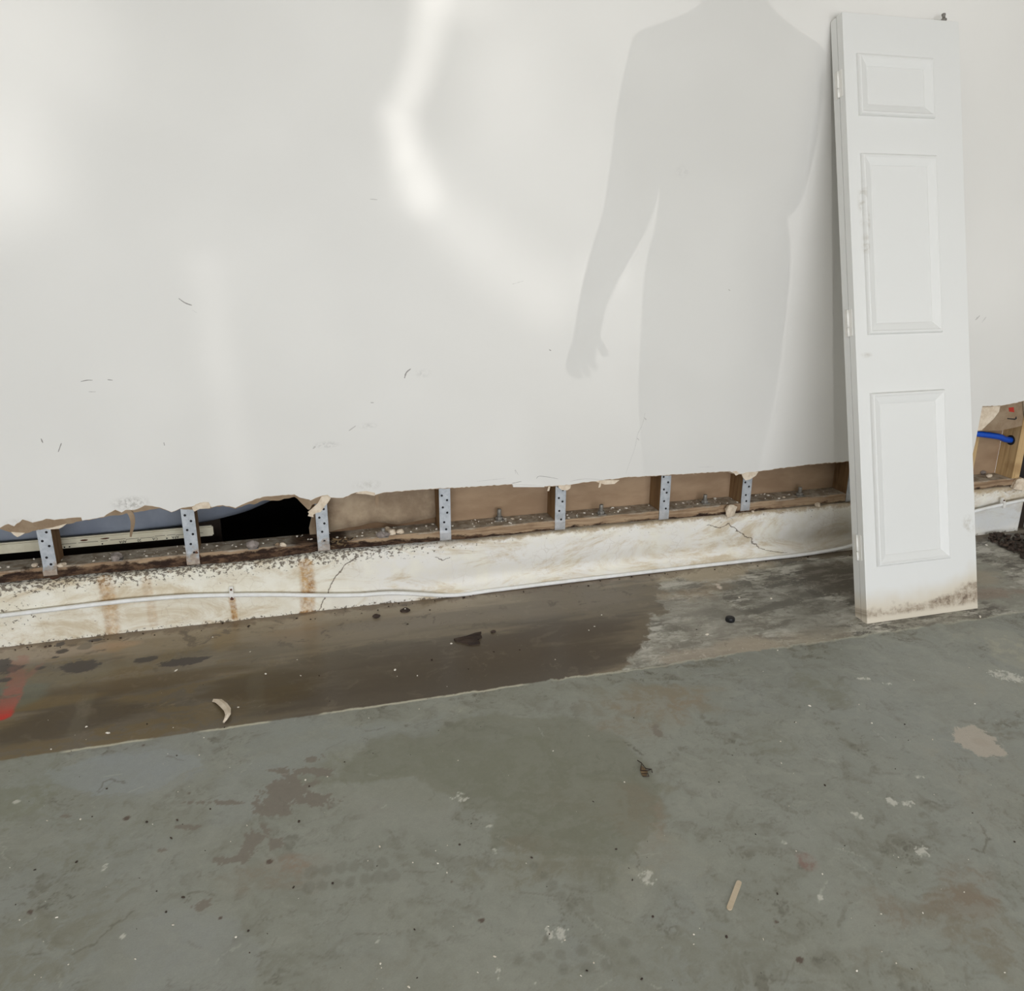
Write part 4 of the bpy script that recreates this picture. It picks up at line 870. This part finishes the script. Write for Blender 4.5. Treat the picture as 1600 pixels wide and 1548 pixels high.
for _ in range(120):
    px, py = rnd.uniform(0, 1600), rnd.uniform(930, 1548); p = on_z(px, py)
    if p.y < -.05: fd.append((p.x, p.y, 0, rnd.choice((.0009, .0013, .002, .003))))
for _ in range(90):
    x = rnd.uniform(-.9, 2.2); fd.append((x, curb_y(x)-.012-rnd.uniform(.0, .05), 0, rnd.choice((.001, .002, .003, .004))))
crumb_field('dark_grit', fd, M_WOOD_CHIP, 8, 'dark grit scattered over the floor and along the foot of the curb')

# ------------------------------------------------------------------ things lying on the floor
# bottle cap
p = on_z(1140.5, 970); cap = empty('bottle_cap', (p.x, p.y, 0), 'small black plastic cap on the floor left of the door', 'cap')
lathe('cap_shell', [(.0145, 0), (.0150, .002), (.0150, .012), (.0135, .0145), (.009, .015)], (0, 0, 0), M_BLACK, cap, 28)
bm = bmesh.new()
for k in range(28):
    a = 2*PI*k/28; c_, s_ = math.cos(a), math.sin(a)
    vs = [bm.verts.new((c_*r-s_*t, s_*r+c_*t, z)) for r, t, z in ((.0149, -.0006, .002), (.0149, .0006, .002), (.0156, 0, .002), (.0149, -.0006, .0115), (.0149, .0006, .0115), (.0156, 0, .0115))]
    for f in ((0, 2, 5, 3), (2, 1, 4, 5), (0, 1, 2), (3, 5, 4)): bm.faces.new([vs[i] for i in f])
from_bm('cap_ribs', bm, M_BLACK, cap)
# wooden stick
pa, pb = on_z(1155.5, 1377), on_z(1138.5, 1422); d = pb-pa; L = d.length; w = .0052
pts = [(-L/2+w-w*math.cos(a), w*math.sin(a)) for a in [(-PI/2)+PI*k/8 for k in range(9)]][::-1]
pts = [(-L/2+w+w*math.cos(PI/2+PI*k/8), w*math.sin(PI/2+PI*k/8)) for k in range(9)]+[(L/2-w+w*math.cos(-PI/2+PI*k/8), w*math.sin(-PI/2+PI*k/8)) for k in range(9)]
m_ = (pa+pb)/2; o = plate('wooden_stick', (m_.x, m_.y, .0002), pts, .0022, M_STICK, 0, math.atan2(d.y, d.x))
thing(o, 'pale flat wooden craft stick with rounded ends on the painted floor', 'stick')
# curled flake of paint
cl_ = [on_z(a, b) for a, b in ((334, 1096), (342, 1099), (350, 1107), (356, 1115), (357, 1122), (353, 1128), (349, 1131))]
wd = [.010, .018, .020, .018, .014, .009, .004]; vs, fs = [], []
for i, p in enumerate(cl_):
    t = (cl_[min(i+1, 6)]-cl_[max(i-1, 0)]).normalized(); nrm = Vector((-t.y, t.x, 0)); h = .002+.010*math.sin(PI*min(1, i/6))
    for s, dz in ((-.5, 0), (0, .005), (.5, .001)):
        for th in (0, .0018): vs.append(tuple(p+nrm*wd[i]*s+Vector((0, 0, h+dz+th))))
for i in range(6):
    a = 6*i; b = a+6
    fs += [(a+1, a+3, b+3, b+1), (a+3, a+5, b+5, b+3), (a, b, b+2, a+2), (a+2, b+2, b+4, a+4), (a, a+1, b+1, b), (a+4, b+4, b+5, a+5)]
fs += [(0, 2, 3, 1), (2, 4, 5, 3), (36, 37, 39, 38), (38, 39, 41, 40)]
thing(new_obj('paint_curl', vs, fs, M_PEEL, None, False), 'curled cream flake of paint on the damp strip', 'flake')
# dark wood chips on the damp strip
def chip_px(name, pts, thick, mat, label, cat, lift=0.0):
    P = [on_z(a, b) for a, b in pts]; c_ = sum(P, Vector())/len(P)
    o = plate(name, (c_.x, c_.y, lift), [(q.x-c_.x, q.y-c_.y) for q in P], thick, mat); return thing(o, label, cat)
chip = chip_px('wood_chip', [(709, 1000), (728, 996), (742, 991), (752, 989), (751, 994), (753, 996), (746, 1001), (750, 1006), (735, 1008), (722, 1004), (714, 1003)], .006, M_WOOD_CHIP, 'ragged dark brown wood chip on the damp strip', 'chip')
for a, b in (((716, 1000), (748, 995)), ((722, 1003), (750, 1000)), ((730, 998), (751, 992))):
    A, B = on_z(*a)-chip.location, on_z(*b)-chip.location; tube('splinter_ridge', [(A.x, A.y, .006), (B.x, B.y, .0065)], .0018, M_WOOD_CHIP, chip, 6)
chip_px('wood_chip', [(625, 955), (632, 951), (636, 951), (641, 954), (636, 957), (628, 957)], .005, M_WOOD_CHIP, 'small dark chip close to the curb, right of the dark clump', 'chip')
thing(chunk('dirt_clump', tuple(on_z(588, 964)), (.026, .020, .012), M_WOOD_CHIP, 51), 'dark dirt clump close to the curb below the wrinkled board', 'clump')
thing(chunk('dirt_clump', tuple(on_z(770, 988)), (.018, .010, .007), M_WOOD_CHIP, 52), 'small dark clump right of the ragged wood chip', 'clump')
# dead insect-like bundle of leaf ribs
ib = empty('dry_leaf_scrap', tuple(on_z(1010, 1209)), 'dry skeletal leaf scrap with dark ribs on the painted floor', 'leaf')
def lp(a, b, h): return tuple(on_z(a, b)+Vector((0, 0, h))-ib.location)
for pts in (((1001, 1205), (1012, 1206), (1018, 1203), (1019, 1209)), ((1002, 1210), (1012, 1210), (1014, 1214)), ((1004, 1214), (1014, 1215)), ((996, 1189), (1002, 1194), (1009, 1202), (1018, 1204)), ((1001, 1205), (1002, 1196))):
    tube('leaf_rib', [lp(a, b, .0025+.002*(k % 2)) for k, (a, b) in enumerate(pts)], .0011, M_WOOD_CHIP, ib, 6)
P = [Vector(lp(a, b, .0015)) for a, b in ((1001, 1196), (1006, 1200), (1012, 1206), (1010, 1213), (1003, 1212), (1000, 1204))]
new_obj('leaf_blade', [tuple(q) for q in P]+[tuple(q+Vector((0, 0, .0008))) for q in P], [tuple(range(6)), tuple(range(11, 5, -1))]+[(k, (k+1) % 6, 6+(k+1) % 6, 6+k) for k in range(6)], M_CHIP, ib)

# ------------------------------------------------------------------ the photographer, whose shadow falls on the wall
PX, PY = -.04, -2.95
M_SHIRT = simple('grey_cotton', C(120, 122, 126), C(104, 106, 110), 40, .9)
M_JEANS = simple('dark_denim', C(52, 60, 78), C(42, 48, 62), 60, .9)
M_SKIN = simple('skin', C(198, 152, 126), C(188, 140, 116), 30, .55)
M_HAIR = simple('dark_hair', C(48, 38, 32), C(36, 28, 24), 80, .7)
M_SHOE = simple('dark_shoe', C(40, 40, 42), None, 30, .7)
J = {}; E_ = []; RAD = {}
def jn(n, x, y, z, r, ry=None, frm=None):
    J[n] = (PX+x, PY+y, z); RAD[n] = (r, ry or r)
    if frm: E_.append((frm, n))
jn('pelvis', .01, 0, .90, .178, .118); jn('waist', .006, 0, 1.06, .190, .125, 'pelvis'); jn('chest', -.005, 0, 1.18, .172, .118, 'waist'); jn('upper', -.005, -.01, 1.33, .13, .095, 'chest')
jn('neck', -.005, -.005, 1.435, .062, None, 'upper'); jn('nape', -.005, .005, 1.49, .055, None, 'neck'); jn('head', -.005, .02, 1.57, .078, .09, 'nape'); jn('crown', -.005, .015, 1.655, .07, .08, 'head')
for s_, n in ((-1, 'l'), (1, 'r')):
    jn(n+'hip', .01+s_*.08, 0, .82, .11, .10, 'pelvis'); jn(n+'thigh', .012+s_*.078, .005, .66, .098, None, n+'hip'); jn(n+'knee', .015+s_*.078, .01, .47, .080, .07, n+'thigh'); jn(n+'calf', .01+s_*.085, -.01, .32, .058, None, n+'knee')
    jn(n+'ankle', s_*.105, -.01, .09, .042, None, n+'calf'); jn(n+'foot', s_*.115, .06, .045, .042, .04, n+'ankle'); jn(n+'toe', s_*.125, .16, .04, .038, .035, n+'foot')
jn('lshoulder', -.168, 0, 1.335, .068, None, 'upper'); jn('lupper', -.188, -.005, 1.2, .062, None, 'lshoulder'); jn('lelbow', -.214, -.01, 1.04, .055, None, 'lupper'); jn('lfore', -.245, .02, .945, .043, None, 'lelbow'); jn('lwrist', -.266, .045, .855, .030, None, 'lfore'); jn('lpalm', -.276, .05, .80, .038, .022, 'lwrist')
jn('rshoulder', .158, 0, 1.335, .068, None, 'upper'); jn('rupper', .17, .01, 1.2, .056, None, 'rshoulder'); jn('relbow', .172, .03, 1.06, .046, None, 'rupper'); jn('rfore', .15, .13, 1.09, .038, None, 'relbow'); jn('rwrist', .095, .215, 1.14, .026, None, 'rfore'); jn('rpalm', .078, .24, 1.175, .032, .018, 'rwrist')
for k, (dx, dy, l) in enumerate(((-.024, .012, .075), (-.008, .016, .085), (.008, .012, .08), (.022, .006, .062))):
    jn('lf%da' % k, -.276+dx, .052+dy*.5, .76, .0092, None, 'lpalm'); jn('lf%db' % k, -.278+dx*1.1, .056+dy, .76-l*.45, .0085, None, 'lf%da' % k); jn('lf%dc' % k, -.266+dx*1.1, .048+dy, .76-l*.75, .0075, None, 'lf%db' % k)
    jn('rf%da' % k, .062-.004*k, .245, 1.215-.018*k, .0092, None, 'rpalm'); jn('rf%db' % k, .036, .255, 1.222-.018*k, .0085, None, 'rf%da' % k); jn('rf%dc' % k, .012, .258, 1.222-.018*k, .0075, None, 'rf%db' % k)
jn('ltha', -.246, .062, .79, .011, None, 'lpalm'); jn('lthb', -.226, .07, .765, .0095, None, 'ltha'); jn('lthc', -.214, .068, .745, .008, None, 'lthb')
jn('rtha', .085, .235, 1.212, .011, None, 'rpalm'); jn('rthb', .075, .235, 1.24, .0095, None, 'rtha'); jn('rthc', .062, .24, 1.262, .008, None, 'rthb')
names = list(J); me = bpy.data.meshes.new('person'); me.from_pydata([J[n] for n in names], [(names.index(a), names.index(b)) for a, b in E_], [])
body = bpy.data.objects.new('person', me); COL.objects.link(body)
md = body.modifiers.new('skin', 'SKIN'); md.use_smooth_shade = True
for i, n in enumerate(names):
    sv = me.skin_vertices[0].data[i]; sv.radius = RAD[n]; sv.use_root = (n == 'pelvis')
body.modifiers.new('sub', 'SUBSURF').levels = 2; body.modifiers['sub'].render_levels = 2
bpy.context.view_layer.update()
dg = bpy.context.evaluated_depsgraph_get(); m2 = bpy.data.meshes.new_from_object(body.evaluated_get(dg)); body.modifiers.clear(); body.data = m2
m2.materials.clear()
for mm in (M_SHIRT, M_JEANS, M_SKIN, M_SHOE): m2.materials.append(mm)
def on_forearm(c):
    ax = [Vector(J[n]) for n in ('relbow', 'rfore', 'rwrist', 'rpalm', 'rf1b')]
    for a, b in zip(ax, ax[1:]):
        t = max(0, min(1, (c-a).dot(b-a)/(b-a).length_squared)); 
        if (a+(b-a)*t-c).length < .046: return True
    return c.y-PY > .19
for p in m2.polygons:
    c_ = p.center; z = c_.z; lx, ly = c_.x-PX, c_.y-PY
    i = 0
    if z > 1.435: i = 2
    elif z < .10: i = 3
    elif lx < -.2 and z < 1.08 or (ly > .085 and on_forearm(c_)): i = 2
    elif z < .86: i = 1
    p.material_index = i; p.use_smooth = True
tag(body, 'person in a grey shirt and jeans behind the viewpoint, casting the shadow on the wall', 'person')
# hair and face
hb = bmesh.new(); bmesh.ops.create_uvsphere(hb, u_segments=20, v_segments=14, radius=1)
for v in hb.verts: v.co = Vector((PX-.005+v.co.x*.086, PY+.005+v.co.y*.098, 1.60+v.co.z*.10+(-.02 if v.co.y < 0 else .012)))
bmesh.ops.delete(hb, geom=[v for v in hb.verts if v.co.y > PY+.06 and v.co.z < 1.64], context='VERTS')
from_bm('hair', hb, M_HAIR, body, True)
for s_ in (-1, 1):
    chunk('ear', (PX-.005+s_*.082, PY+.015, 1.535), (.016, .03, .05), M_SKIN, 2, 0, body); chunk('eye', (PX-.005+s_*.032, PY+.078, 1.565), (.026, .014, .014), M_BLACK, 2, 0, body)
chunk('nose', (PX-.005, PY+.090, 1.525), (.026, .036, .045), M_SKIN, 6, 0, body); chunk('mouth', (PX-.005, PY+.078, 1.497), (.045, .016, .012), M_RUST, 6, 0, body)
# phone held in the right hand just behind the viewpoint
ph = empty('phone', (0.0, 0, 0), 'black phone held up by the person outside the frame', 'phone')
pm = cam.matrix_world.copy(); pm.translation = CAM-Fv*.034+Rv*.004-Uv*.03; ph.matrix_world = pm
box('phone_body', -.038, .038, -.078, .078, 0, .008, M_BLACK, ph, .003)
